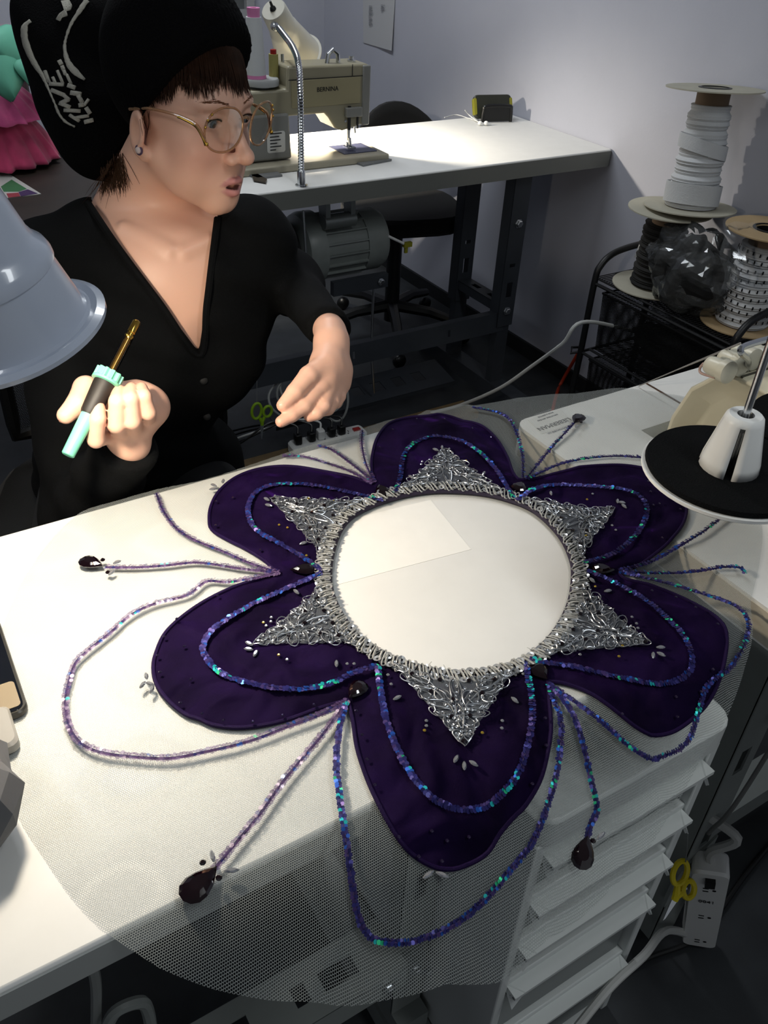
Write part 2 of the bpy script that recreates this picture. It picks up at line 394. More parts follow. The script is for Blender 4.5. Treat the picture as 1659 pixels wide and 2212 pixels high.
# ---- tulle
TUL=[(175,1106),(110,1165),(50,1250),(10,1340),(-25,1430),(-20,1540),(0,1650),(40,1765),(89,1844),(152,1935),(235,2019),(300,2062),(350,2092),(448,2123),(526,2137),(600,2152),(687,2164),(760,2158),(830,2140),(900,2133),(958,2127),(1030,2112),(1100,2096),(1165,2040),(1260,1965),(1345,1895),(1420,1800),(1480,1700),(1530,1610),(1565,1560),(1598,1480),(1622,1400),(1627,1345),(1622,1300),(1640,1220),(1645,1130),(1610,1020),(1560,940),(1500,866),(1440,850),(1340,838),(1255,848),(1190,850),(1110,860),(1020,868),(960,880),(900,897),(845,907),(790,925),(680,958),(600,984),(500,1018),(420,1043),(330,1060),(250,1082)]
RING=[(960,1070),(1030,1074),(1090,1087),(1150,1112),(1200,1160),(1226,1210),(1232,1250),(1222,1310),(1190,1370),(1145,1413),(1100,1436),(1050,1450),(1010,1455),(960,1453),(900,1441),(840,1418),(785,1382),(745,1335),(722,1285),(718,1240),(726,1190),(742,1150),(768,1122),(810,1100),(860,1083),(910,1073)]
ringw=resample(bez([p[:2] for p in pxs(RING)],6,True),n=180,close=True)
def ang_of(p): return math.atan2(p[1]-CEN[1],p[0]-CEN[0])
tb=resample(bez([p[:2] for p in pxs(TUL)],5,True),n=220,close=True)
ra=np.unwrap([ang_of(p) for p in ringw]); rr=np.hypot(*(ringw-CEN).T)
def ring_r(a):
    a=(a-ra.min())%(2*PI)+ra.min()
    o=np.argsort(ra); return np.interp(a,ra[o],rr[o],period=2*PI)
b=MB(); G=[]; UV=[]
for i,p in enumerate(tb):
    a=ang_of(p); q0=CEN+np.array([math.cos(a),math.sin(a)])*ring_r(a)*.985; row=[]
    for t in np.linspace(0,1,46):
        q=q0+(p-q0)*t; UV.append(tuple(q))
        d=math.hypot(*(q-CEN)); ed=max(0,t-.75)/.25
        wz=.0016*math.sin(q[0]*31+q[1]*17)*math.sin(q[1]*37-q[0]*11)*t
        out=min(1,max(0,(TZ-Hc(*q))/.05))
        wz-=out*(.016*abs(math.sin(a*13+t*3))*ed)
        row.append(hp(q[0],q[1],max(wz,0) if out<.02 else wz))
    G.append(row)
b.grid(G,True); b.build('tulle_base',M_tulle,cost,uvs=UV,ang=180,label='sheer white tulle skirt layer')
# ---- velvet petals
J=[(805,1046),(1135,1036),(1337,1236),(1184,1472),(752,1512),(600,1237)]
PET=[
 ('T',0,1,[(803,1015),(804,985),(815,945),(840,915),(880,902),(925,898),(975,900),(1030,915),(1070,945),(1095,985),(1108,1020),(1120,1035)]),
 ('UR',1,2,[(1190,1025),(1240,1012),(1300,1005),(1350,1005),(1400,1014),(1440,1036),(1470,1063),(1483,1095),(1476,1130),(1450,1165),(1410,1200),(1370,1225)]),
 ('LR',2,3,[(1350,1250),(1400,1262),(1460,1285),(1520,1315),(1555,1340),(1570,1370),(1568,1410),(1560,1450),(1540,1500),(1510,1540),(1460,1578),(1415,1589),(1390,1580),(1360,1560),(1310,1520),(1260,1490),(1215,1475)]),
 ('B',3,4,[(1188,1530),(1190,1580),(1180,1640),(1165,1690),(1135,1740),(1110,1765),(1080,1800),(1050,1845),(1000,1872),(965,1878),(930,1870),(890,1845),(860,1810),(830,1760),(805,1710),(785,1660),(770,1610),(762,1555)]),
 ('LL',4,5,[(690,1530),(620,1555),(560,1568),(510,1572),(460,1566),(430,1553),(400,1543),(360,1510),(337,1475),(331,1440),(337,1410),(355,1370),(390,1335),(440,1300),(500,1270),(560,1250)]),
 ('UL',5,0,[(570,1210),(530,1185),(490,1165),(458,1145),(452,1125),(455,1095),(470,1065),(500,1037),(540,1018),(590,1008),(640,1008),(700,1018),(760,1030)])]
PLAB=dict(T='velvet petal at the far side, over the table back edge',UR='velvet petal at far right, partly under the black thread stand disc',LR='velvet petal at near right, hanging past the table corner',B='velvet petal hanging over the front table edge',LL='velvet petal at near left',UL='velvet petal at far left')
POFF=.0035
Jw=[onH(u,v,POFF)[:2] for u,v in J]
petal={}
def wob(x,y): return .0008*math.sin(90*x+40*y)*math.sin(70*y-30*x+1)+.0004*math.sin(170*y+60*x)
for key,i0,i1,out in PET:
    a0,a1=ang_of(Jw[i0]),ang_of(Jw[i1])
    while a1>a0: a1-=2*PI
    inner=[CEN+np.array([math.cos(a),math.sin(a)])*(ring_r(a)+.002) for a in np.linspace(a1,a0,26)]
    outw=bez([Jw[i0]]+[onH(u,v,POFF)[:2] for u,v in out]+[Jw[i1]],5)
    loop=resample(list(outw)+inner,n=150,close=True)
    c=loop.mean(0)
    am=(a0+a1)/2; c=CEN+np.array([math.cos(am),math.sin(am)])*(ring_r(am)*1.0+.06); L=18; G=[]
    for p in loop:
        row=[]
        for t in np.linspace(0,1,L):
            q=c+(p-c)*t; puff=(1-t**6)
            fold=.0018*math.sin(ang_of(q)*38+2*math.sin(q[0]*60))*min(1,max(0,(math.hypot(*(q-CEN))-ring_r(ang_of(q)))/.06))*puff
            row.append(hp(q[0],q[1],.0026+.0030*puff+wob(*q)*puff+max(fold,-.0008)))
        G.append(row)
    b=MB(); b.grid(G,True); 
    po=b.build('petal',M_velvet,cost,ang=180,label='purple '+PLAB[key]); petal[key]=po
    rp=resample(outw,step=.006)
    b=MB(); b.tube([hp(p[0],p[1],.0035) for p in rp],.0021,8); b.build('piping',M_pipe,po)
# ---- silver ring trim: wavy braid with sequins
M_silver=mat('silver thread','#b2b3b0',.4,.7,bump=.5,bscale=2500); M_seqs=mat('clear silver sequin','#c3c6c8',.18,.6,spec=.8)
def ringpt(s,r,off=0):
    a=s; q=CEN+np.array([math.cos(a),math.sin(a)])*(ring_r(a)+r); return hp(q[0],q[1],off)
b=MB(); b.tube([ringpt(a,.0035,.004) for a in np.linspace(0,2*PI,260,endpoint=False)],[.0035]*260,6,close=True); b.build('neck_binding',mat('dark binding','#1a1028',.7,bump=.3,bscale=800),cost,label='narrow dark binding edging the round opening')
b=MB()
for ph,amp,rad in ((0,.0075,.0013),(PI,.0075,.0013),(PI/2,.010,.0009)):
    pts=[ringpt(a,.0105+amp*math.sin(a*62+ph),.0075+.0018*math.cos(a*62+ph)) for a in np.linspace(0,2*PI,62*14,endpoint=False)]
    b.tube(pts,rad,5,close=True)
for a in np.arange(140)*2*PI/140:
    rj=.002+.018*random.random(); p=ringpt(a,rj,.008); q=ringpt(a+random.uniform(-.03,.03),rj+random.uniform(-.006,.006),.009+random.random()*.002)
    b.tube([p,(p+q)/2+[0,0,.001],q],.0004,3)
braid=b.build('braid_trim',M_silver,cost,label='wavy silver braid around the opening')
b=MB()
for k in range(124):
    a=k*2*PI/124
    p=ringpt(a,.006+.010*(k%2)+random.uniform(-.001,.001),.0088)
    n=np.array([random.gauss(0,.28),random.gauss(0,.28),1]); b.lathe([(.0016,0),(.0042,.0006),(.0042,.0009),(.0016,.0003)],p,n,10,caps=False)
o=b.build('sequin',M_seqs,braid,ang=25,label='round clear silver sequins sewn along the braid'); o['kind']='stuff'
# ---- lace appliques: leaf loops, scrolls and mesh ground inside a triangle standing on the ring
M_lmesh=netmat('grey lace ground','#6f757d',.0011,.22,dens=.85); M_wire=mat('silver cord','#a4a8ad',.32,.8)
LACE={'T':((862,1066),(1082,1070),(960,972)),'UR':((1138,1086),(1222,1215),(1328,1100)),'LR':((1236,1262),(1158,1412),(1405,1396)),'B':((1112,1440),(838,1428),(1003,1618)),'LL':((770,1400),(706,1268),(545,1396)),'UL':((714,1208),(808,1098),(582,1080))}
def lacemap(key):
    A,B_,C_=[onH(u,v,.006)[:2] for u,v in LACE[key]]
    aA,aB=ang_of(A),ang_of(B_)
    while aB-aA>PI: aB-=2*PI
    while aB-aA<-PI: aB+=2*PI
    def m(u,v):
        "u -1..1 across, v 0 (ring) .. 1 (tip)"
        a=aA+(aB-aA)*(u+1)/2; base=CEN+np.array([math.cos(a),math.sin(a)])*(ring_r(a)+.012)
        return base*(1-v)+C_*v
    return m
def lacelines():
    L=[]
    def leaf(c,d,l,w,n=14,dub=True):
        c=np.array(c,float); d=np.array(d,float); d/=np.hypot(*d); s=np.array([-d[1],d[0]]); o=[]
        for k in range(n+1):
            t=2*PI*k/n; o.append(c+d*l*(.5-.5*math.cos(t))+s*w*math.sin(t)*(.6+.4*math.sin(t/2)))
        L.append((o,.00062))
        if dub and l>.28:
            o2=[c+d*l*.12+(p-c)*.62 for p in o]; L.append((o2,.0004))
    def spiral(c,r0,a0,turns,sg=1):
        L.append(([np.array(c)+np.array([math.cos(a0+sg*t),math.sin(a0+sg*t)])*r0*(1-.75*t/(turns*2*PI)) for t in np.linspace(0,turns*2*PI,int(18*turns))],.0007))
    leaf((0,.86),(0,1),.14,.13); leaf((0,.80),(.55,.5),.2,.07); leaf((0,.80),(-.55,.5),.2,.07)
    for s in (-1,1):
        leaf((0,.60),(s*.7,.45),.30,.09); leaf((s*.05,.52),(s*.85,.25),.42,.08); leaf((s*.05,.46),(s*.95,.05),.40,.06)
        leaf((s*.36,.34),(s*.6,.28),.24,.07); leaf((s*.30,.22),(s*.9,.12),.42,.07); leaf((s*.58,.2),(s*.6,.1),.26,.08)
        leaf((s*.70,.05),(s*.8,.1),.28,.06); leaf((s*.35,.05),(s*.9,.12),.3,.06)
        spiral((s*.22,.33),.16,PI*.5,1.4,s); spiral((s*.45,.12),.13,0,1.3,-s); pass
        L.append((bez([np.array(p) for p in ((s*.95,.02),(s*.65,.16),(s*.3,.28),(s*.1,.48),(s*.02,.75))],8),.0008))
        L.append((bez([np.array(p) for p in ((s*.75,.0),(s*.4,.14),(s*.16,.3),(s*.05,.42))],8),.0006))
        e=[(s*.98,.03),(s*.9,.13),(s*.74,.16),(s*.70,.3),(s*.55,.33),(s*.52,.47),(s*.36,.50),(s*.36,.64),(s*.22,.68),(s*.17,.84),(s*.06,.96)]
        ee=[]
        for i,p in enumerate(bez([np.array(q) for q in e],6)): ee.append(p+np.array([s*.02*math.sin(i*1.7),.015*math.cos(i*1.7)]))
        L.append((ee,.0005))
    leaf((0,.02),(0,1),.38,.09); leaf((0,.40),(0,1),.34,.07)
    return L
LL_=lacelines()
M_dkgem=mat('dark garnet crystal','#0b0206',.06,0,spec=.8,coat=.5); M_ab=mat('clear crystal','#9fa2a8',.08,.6,spec=1,coat=.6)
def gem_round(mb,p,r,n=8,nr=(0,0,1)): mb.lathe([(r*.9,0),(r,r*.25),(r*.55,r*.7)],p,nr,n)
for key in LACE:
    m=lacemap(key)
    def mm(u,v,off=0):
        q=m(u*(1-v)+0*v if False else u,v); return hp(q[0],q[1],off+wob(*q))
    def Q(p,off):
        # triangle space: width shrinks with height
        v=min(max(p[1],0),1.05); w=max(1-v,.05); u=p[0]/w if w>0 else 0; u=max(-1.25,min(1.25,u)); q=m(u,v); return hp(q[0],q[1],off+max(wob(*q),0))
    b=MB(); G=[]; uv=[]
    for i in range(25):
        row=[]
        for j in range(17):
            v=.93*j/16; u=-1+2*i/24; edge=.93+.05*math.sin(j*2.4)
            q=m(u*edge,v); row.append(hp(q[0],q[1],.0085+max(wob(*q),0))); uv.append(tuple(q))
        G.append(row)
    b.grid(G); la=b.build('lace_applique',M_lmesh,petal[key],uvs=uv,ang=180,label='silver grey corded lace triangle')
    b=MB()
    for pts,r in LL_:
        ph=random.random()*6
        P=[Q(p+np.array([random.gauss(0,.0025),random.gauss(0,.0025)]),.0098+.0012*math.sin(i*.9+ph)) for i,p in enumerate(pts)]
        b.tube(P,r*.92,4)
    for _ in range(8):
        v=random.random()**1.3*.95; u=random.uniform(-1,1)*(1-v); a=random.random()*6.3; l=random.uniform(.05,.13)
        P=[Q(np.array([u+math.cos(a+k*.8)*l*k/3,v+math.sin(a+k*.8)*l*k/3*.6]),.0095+.001*random.random()) for k in range(4)]
        b.tube(P,.00038,3)
    for _ in range(90):
        v=random.random()**1.3*.93; u=random.uniform(-.93,.93)*(1-v)
        b.lathe([(.0006,0),(.0016,.0003)],Q(np.array([u,v]),.0105),(random.gauss(0,.3),random.gauss(0,.3),1),7,caps=False)
    b.build('corded_embroidery',M_wire,petal[key],ang=60,label='silver cord leaves and scrolls on the lace')
    for u,v in ((0,.93),(.12,.62),(-.14,.60),(.36,.30),(-.38,.28),(.06,.36),(.62,.10),(-.6,.12),(.2,.09),(-.22,.08)):
        b=MB(); gem_round(b,Q(np.array([u,v]),.0098),.0026); b.build('garnet_rhinestone',M_dkgem,petal[key],ang=15)
# ---- sequin strands
M_sq=attrmat('iridescent purple blue sequin',.34,.5,spec=.4,alpha=.95); M_sqt=attrmat('sheer mauve sequin',.3,.1,spec=.4,alpha=.62)
M_thr=mat('purple thread','#1b0c3e',.7)
def sqcol(s,ph):
    w=.5+.5*math.sin(s*55+ph)+random.gauss(0,.2)
    base=np.array([.022,.020,.125]); blue=np.array([.015,.08,.38]); teal=np.array([.02,.50,.52]); grn=np.array([.03,.55,.25]); mau=np.array([.05,.03,.13])
    r=random.random()
    if r<.008+1.1*max(0,w-.80): return tuple(teal if random.random()<.6 else grn)  # bright teal and green clusters paint glints into the sequin colour
    if r<.05+.22*w: return tuple(blue)
    return tuple(base*(.8+.5*random.random()) if random.random()<.75 else mau)
def strand(px,name='sequin_strand',off=.006,rows=2,sheer=False,label=None,parent=None,size=.0024):
    P=resample(bez(pxs(px,off),6),step=.0029); ph=random.random()*6
    b=MB(); b.tube([p+[0,0,-.0002] for p in P],.0013 if sheer else .0011,5); th=b.build(name,M_thr,parent or cost,label=label)
    b=MB()
    for i in range(len(P)):
        d=P[min(i+1,len(P)-1)]-P[max(i-1,0)]; d/=np.linalg.norm(d)+1e-9; s=np.cross([0,0,1],d); s/=np.linalg.norm(s)+1e-9
        for r in range(rows):
            o=(r-(rows-1)/2)*(.0038 if sheer else .0027)
            gx=(Hc(P[i][0]+.004,P[i][1])-Hc(P[i][0]-.004,P[i][1]))/.008; gy=(Hc(P[i][0],P[i][1]+.004)-Hc(P[i][0],P[i][1]-.004))/.008; n0=np.array([-gx,-gy,1.]); n0/=np.linalg.norm(n0)
            tilt=random.gauss(0,.22); nr=n0+d*(.22+random.gauss(0,.18))+s*(o*90+tilt)
            if sheer and random.random()<.8:
                k=random.uniform(.8,1.2); col=(.10*k,.055*k,.15*k)
            else: col=sqcol(i*.0029,ph)
            b.disc(P[i]+s*(o+random.gauss(0,.0003))+[0,0,.0008+.0004*(i%2)],nr,size*random.uniform(.85,1.1)*(.86 if sheer else .82),8,col)
    q=b.build('sequin',M_sqt if sheer else M_sq,th,smooth=False); q['kind']='stuff'; return th
LOOPS={'T':[(853,1064),(865,1030),(870,990),(885,965),(905,952),(940,942),(990,950),(1020,965),(1050,990),(1075,1020),(1100,1060),(1110,1074)],
'UL':[(826,1081),(760,1065),(700,1052),(640,1045),(590,1048),(555,1062),(537,1090),(540,1125),(560,1150),(600,1172),(640,1195),(670,1215),(695,1233)],
'LL':[(692,1240),(650,1258),(600,1280),(540,1308),(490,1338),(460,1360),(442,1385),(440,1410),(460,1440),(495,1463),(550,1478),(600,1487),(660,1488),(720,1475),(760,1455),(813,1438)],
'B':[(816,1440),(822,1490),(830,1540),(850,1600),(880,1660),(910,1700),(950,1735),(1000,1750),(1050,1742),(1090,1710),(1120,1670),(1140,1610),(1150,1550),(1148,1500),(1140,1460),(1136,1432)],
'LR':[(1148,1424),(1180,1432),(1240,1440),(1300,1455),(1360,1468),(1420,1478),(1465,1470),(1490,1450),(1495,1425),(1490,1400),(1470,1365),(1440,1335),(1400,1300),(1350,1270),(1310,1250),(1272,1234)],
'UR':[(1262,1216),(1320,1198),(1360,1170),(1390,1130),(1397,1095),(1380,1070),(1350,1058),(1300,1052),(1240,1048),(1190,1048),(1150,1058),(1118,1080)]}
for k,l in LOOPS.items(): strand(l,'sequin_loop',.0092,2,label='loop of blue iridescent sequins on the petal',parent=petal[k],size=.0028)
S_=[([(600,1236),(540,1216),(480,1190),(420,1166),(380,1140),(352,1102),(338,1066)],1),
([(600,1236),(520,1228),(430,1215),(360,1221),(300,1225),(228,1225)],1),
([(602,1238),(540,1250),(490,1257),(445,1256),(405,1285),(330,1305),(280,1330),(240,1365),(190,1405),(163,1432),(148,1475),(141,1520),(150,1570),(175,1605),(220,1625),(300,1635),(370,1637),(450,1622),(540,1600),(620,1570),(700,1540),(748,1514)],1),
([(748,1516),(710,1570),(660,1630),(610,1690),(560,1760),(510,1820),(462,1878)],1),
([(748,1516),(732,1580),(727,1660),(735,1730),(745,1800),(760,1900),(770,1965),(790,2015),(825,2035),(890,2035),(960,2010),(1020,1970),(1070,1920),(1120,1860),(1150,1820),(1180,1750),(1200,1680),(1210,1620),(1212,1560),(1195,1510),(1185,1480)],0),
([(1187,1480),(1215,1510),(1240,1550),(1260,1610),(1275,1680),(1290,1748),(1276,1782),(1266,1822)],0),
([(1187,1478),(1240,1515),(1300,1560),(1350,1605),(1405,1640),(1435,1632),(1466,1620),(1490,1595),(1505,1550),(1530,1480),(1580,1440),(1612,1380),(1615,1340),(1590,1310),(1540,1290),(1460,1265),(1380,1245),(1340,1236)],0),
([(1340,1234),(1420,1238),(1500,1235),(1560,1225),(1598,1226),(1608,1238)],0),
([(1340,1232),(1400,1216),(1450,1190),(1500,1160),(1530,1140),(1575,1105)],0),
([(1136,1034),(1180,980),(1220,935),(1242,912)],0),
([(1140,1034),(1200,1006),(1260,991),(1330,985),(1400,988),(1450,980)],0),
([(1130,1032),(1128,980),(1110,920),(1085,895),(1050,885),(1022,880)],0),
([(808,1040),(790,1000),(782,960),(783,930)],1),([(807,1042),(770,1010),(730,980),(710,968),(688,963)],1),([(803,1043),(750,1015),(690,995),(650,985),(612,985)],1)]
for l,sh in S_: strand(l,sheer=bool(sh),label='sequin string sewn over the tulle')
# ---- pear shaped dark crystals and marquise stones
def pear(u,v,tu,tv,l,w,name='pear_crystal',lab='dark purple pear shaped crystal',off=.006):
    c=onH(u,v,off); tip=onH(tu,tv,off); d=tip-c; d[2]=0; d/=np.linalg.norm(d); s=np.cross([0,0,1],d); rs=[]
    tilt=Hc(*(c+d*.01)[:2])-Hc(*(c-d*.01)[:2])
    d=d+np.array([0,0,tilt/.02]); d/=np.linalg.norm(d); nn=np.cross(d,s)
    prof=[]
    for k in range(14):
        t=2*PI*k/14; x=-math.cos(t); y=math.sin(t)*(1-.0)*((1-x)/2)**.5*1.0
        prof.append((x*l/2,y*w/1.15))
    for sc_,h in ((.92,0),(1,.0018),(.82,.0035),(.5,.0052)):
        rs.append([c+d*(p[0]*sc_)+s*(p[1]*sc_)+nn*h for p in prof])
    b=MB(); b.rings(rs); return b.build(name,M_dkgem,cost,ang=8,label=lab)
pear(825,1060,812,1044,.024,.015); pear(1122,1052,1134,1040,.022,.015); pear(1303,1231,1330,1234,.026,.014); pear(1166,1452,1182,1470,.024,.016); pear(770,1492,756,1508,.026,.014); pear(655,1231,615,1233,.030,.014)
for u,v,tu,tv in ((198,1217,228,1226),(433,1910,462,1880),(1261,1842,1266,1822),(1248,906,1240,914)):
    pear(u,v,tu,tv,.036 if v>1900 else .030,.018 if v>1900 else .015,'teardrop_crystal','dark purple teardrop crystal ending a sequin string')
def marq(u,v,tu,tv,l=.0095,w=.0045,off=.008):
    c=onH(u,v,off); e=onH(tu,tv,off); d=e-c; d[2]=0; d/=np.linalg.norm(d)+1e-9; s=np.cross([0,0,1],d); rs=[]
    pr=[(math.cos(t),math.sin(t)*(1-.25*abs(math.cos(t)))) for t in np.arange(10)*2*PI/10]
    for sc_,h in ((.95,0),(1,.0008),(.6,.0022)): rs.append([c+d*p[0]*l/2*sc_+s*p[1]*w/2*sc_+np.array([0,0,h]) for p in pr])
    b=MB(); b.rings(rs); b.build('marquise_rhinestone',M_ab,cost,ang=8)
MQ=[(941,972,935,970),(955,967,954,960),(969,972,975,966),(888,1031,895,1035),(1045,1023,1050,1018),
(576,1079,570,1076),(580,1092,572,1090),(594,1074,594,1068),(655,1174,662,1172),(752,1085,755,1080),
(538,1391,530,1387),(537,1403,529,1402),(552,1412,556,1405),(640,1279,646,1284),(727,1434,727,1426),
(985,1640,989,1632),(1003,1655,1003,1646),(1023,1650,1030,1656),(858,1508,866,1504),(1112,1513,1118,1518),
(1427,1399,1436,1399),(1428,1414,1436,1418),(1411,1416,1411,1408),(1313,1277,1320,1276),(1279,1254,1284,1258),
(1343,1086,1350,1086),(1348,1094,1353,1098),(1334,1083,1334,1078),(1190,1066,1192,1072),
(462,1049,470,1052),(482,1040,484,1034),(460,1057,468,1056),(253,1215,262,1212),(241,1238,246,1234),(459,1850,456,1838),(501,1881,512,1880),
(316,1461,314,1452),(324,1478,330,1480),(308,1480,316,1470),(328,1490,331,1484),(925,1890,930,1886),(955,1890,950,1886),(1298,1806,1303,1801),(1246,922,1250,918)]
for q in MQ: marq(*q,l=.010 if q[1]<1800 else .012)
M_pg=mat('dark purple crystal','#33264a',.06,.75,spec=1,coat=1); M_gold=mat('yellow clear crystal','#b59a3c',.1,.6,spec=1)
def rs(u,v,m,r=.0019,nm='rhinestone'):
    b=MB(); gem_round(b,onH(u,v,.0085),r); b.build(nm,m,cost,ang=12)
RS=[(848,928),(1020,925),(1060,944),(960,905),(900,905),(820,966),(466,1083),(503,1075),(466,1135),(562,1188),(470,1287),(382,1337),(355,1375),(341,1416),(398,1396),(412,1467),(390,1518),(436,1541),(482,1556),(546,1559),(610,1545),(678,1522),(346,1452),(770,1535),(782,1587),(793,1640),(810,1695),(862,1808),(933,1795),(966,1816),(905,1850),(955,1860),(1178,1551),(1180,1610),(1150,1693),(1013,1808),(1411,1091),(1424,1088),(1469,1100),(1405,1062),(1430,1162),(1408,1276),(1460,1290),(1502,1312),(1550,1348),(1540,1446),(1514,1494),(1463,1548),(1344,1542),(1460,1505),(1400,1040)]
for u,v in RS: rs(u,v,M_pg,.0018)
for u,v in ((990,995),(1007,995),(720,1082),(666,1077),(603,1134),(621,1140),(662,1200),(788,1084),(1268,1079),(1266,1157),(1286,1267),(1345,1395),(1337,1418),(1042,1583),(917,1578),(602,1415),(569,1345)): rs(u,v,M_gold,.0017,'gold_rhinestone')
for u,v in ((222,1210),(233,1237),(438,1864),(473,1897),(1281,1817),(1255,912)): rs(u,v,M_dkgem,.0028,'garnet_rhinestone')
for u,v in ((912,997),(910,1003),(928,993),(1280,1067),(1322,1135),(1330,1145),(1084,1573),(1085,1557),(921,1557),(921,1568),(1365,1333),(1375,1347),(1378,1357),(1253,1414),(575,1352),(586,1334),(620,1425),(765,1434),(750,1434),(1241,1210),(838,1458),(845,1478),(1130,1456),(585,1343)): rs(u,v,M_ab,.0018,'clear_rhinestone')
# paper under the opening
b=MB(); b.prism([tuple(atz(u,v,TZ)[:2]) for u,v in ((1018,1187),(715,1267),(640,1150),(930,1080))],TZ,TZ+.0004)
tag(b.build('paper_sheet',mat('white pattern paper','#e6e5e0',.7,noise=.02)),'white sheet of paper lying on the table inside the round opening','paper')
# ================================================================== desk lamp at the left
def lampdirs():
    c=atd(38,724,.72); view=ray(38,724); view/=np.linalg.norm(view)
    img=CM[0]*.5-CM[1]*.86; ax=view*.62+img*.76; ax/=np.linalg.norm(ax); return c,ax
lc,la_=lampdirs()
t=thing('desk_lamp',(lc[0]-.30,lc[1]-.02,TZ),'grey blue plastic desk lamp with a flared shade at the left edge','lamp')
M_shade=mat('grey blue shade plastic','#adb6c6',.22,spec=.6,coat=.5)
R0=.0742
prof=[(R0,0),(R0+.0035,-.001),(R0+.004,-.005),(R0-.002,-.008),(R0-.0095,-.0065),(R0-.012,-.012),(R0-.0155,-.034),(R0-.0185,-.054),(R0-.0165,-.056),(R0-.0165,-.061),(R0-.0185,-.067),(R0-.0235,-.073),(R0-.0265,-.080),(R0-.033,-.13),(R0-.040,-.18),(R0-.050,-.198),(.006,-.203)]
inn=[(.005,-.199),(R0-.055,-.196),(R0-.042,-.158),(R0-.033,-.10),(R0-.0225,-.054),(R0-.015,-.012),(R0-.004,-.004),(R0,0)]
b=MB(); b.lathe(prof+inn,lc,la_,64,caps=False); b.build('lamp_shade',M_shade,t,ang=30)
b=MB(); b.lathe([(.013,-.198),(.013,-.115),(.02,-.105),(.025,-.085),(.024,-.068),(.015,-.058),(.002,-.055)],lc,la_,20); b.build('bulb',mat('lit bulb','#ffd9a0',.3,emit=6),t)
p0=lc-la_*.203; b=MB(); bs=np.array([lc[0]-.30,lc[1]-.02,TZ])
el=bs+np.array([.02,-.05,.50])
b.tube([p0+la_*.01,p0-la_*.04,el,],.008,10); b.tube([el,bs+[0,0,.03]],.008,10); b.build('arm',M_blk,t)
b=MB(); b.lathe([(.085,0),(.085,.012),(.07,.022),(.02,.03),(.018,.05)],bs,(0,0,1),32); b.build('base',M_blk,t)
l=bpy.data.lights.new('desk_lamp_bulb','POINT'); l.energy=11; l.color=(1,.87,.69); l.shadow_soft_size=.025
o=bpy.data.objects.new('desk_lamp_bulb',l); COL.objects.link(o); o.location=lc-la_*.026
# ================================================================== sewing table against the right wall
st=thing('sewing_table',(1.3,2.24,0),'white industrial sewing table against the right wall behind the seated person','table')
b=MB(); slab(b,.64,2.064,1.985,2.497,TZ-.05,TZ,.012); b.build('tabletop',M_lam,st,bevel=.003)
b=MB(); slab(b,.638,2.0655,1.983,2.499,TZ-.048,TZ-.004,.013); b.build('edge_band',mat('grey brown edge band','#70726d',.5),st)
for x in (.69,1.765):
    for y,w in ((2.03,.062),(2.27,.06)):
        b=MB(); slotted(b,(x,y,.26),(x,y,TZ-.05),w,[(.10,.15),(.2,.212)],(0,-1,0),lip=.045); b.build('leg',M_gsteel,st)
        b=MB(); b.bx(x-.024,x+.024,y+.004,y+.034,.0,.34); b.build('leg',M_gsteel,st)
    b=MB(); b.bx(x-.03,x+.03,1.88,2.46,0,.055); b.build('foot',M_gsteel,st)
    b=MB(); slotted(b,(x,2.05,.335),(x,2.27,.335),.05,[(.04,.08),(.13,.17)],(0,0,1)); b.build('side_rail',M_gsteel,st)
    for p in ((x,2.028,.60),(x,2.028,.315),(x,2.268,.70)): bolt(p,(0,-1,0),.011,'bolt',st)
b=MB(); slotted(b,(.69,2.036,.275),(1.765,2.036,.275),.065,[(.5,.51),(.85,.86)],(0,-1,.1)); b.build('crossbar',M_gsteel,st)
b=MB(); slotted(b,(.95,2.14,.08),(1.62,2.14,.08),.13,[(.06,.10),(.14,.18),(.22,.26),(.30,.34),(.38,.42),(.46,.50),(.54,.58)],(0,-.2,1),lip=.015); b.build('treadle',M_gsteel,st)
b=MB(); b.tube([(1.27,2.06,.50),(1.27,2.06,.26),(1.30,2.08,.10)],.004,8); b.build('pitman_rod',M_chrome,st)
b=MB(); b.bx(1.12,1.30,2.03,2.05,.475,.515); b.build('bracket',M_gsteel,st); bolt((1.275,2.028,.495),(0,-1,0),.009,'bolt',st)
b=MB(); b.tube([aty(655,455,2.04),aty(662,570,2.04)],.0035,8); b.build('knee_lift_rod',M_chrome,st)
# motor hanging under the table
M_motor=mat('grey green motor paint','#7c827f',.4,noise=.08,nscale=20,spec=.6)
mt=thing('motor',(1.21,2.2,.45),'grey electric motor with cooling ribs hanging under the sewing table','motor')
c0=np.array([1.205,2.2,.56]); b=MB(); b.lathe([(.03,-.135),(.07,-.13),(.098,-.115),(.104,-.10),(.104,-.062),(.094,-.06)],c0,(1,0,0),36); b.lathe([(.086,-.06),(.086,.08)],c0,(1,0,0),36); b.lathe([(.090,.078),(.090,.135),(.082,.152),(.04,.158)],c0,(1,0,0),36); b.build('housing',M_motor,mt)
b=MB()
for k in range(18):
    a=k*2*PI/18; x,y=math.cos(a),math.sin(a); R=np.stack([[1,0,0],[0,x,y],[0,-y,x]],1); b.box(c0+np.array([.01,.090*x*1.0,.090*y]),(.135,.010,.004),np.stack([[1,0,0],[0,x,y],[0,-y,x]],1))
b.build('cooling_rib',M_motor,mt)
b=MB(); b.lathe([(.03,-.19),(.085,-.19),(.09,-.18),(.075,-.165),(.09,-.15),(.085,-.14),(.03,-.14)],c0,(1,0,0),32); b.build('belt_pulley',M_blk,mt)
b=MB()
for x in (1.145,1.225): b.plate([(x,2.115,.735),(x,2.165,.735),(x,2.15,.655),(x,2.11,.655)],.014); 
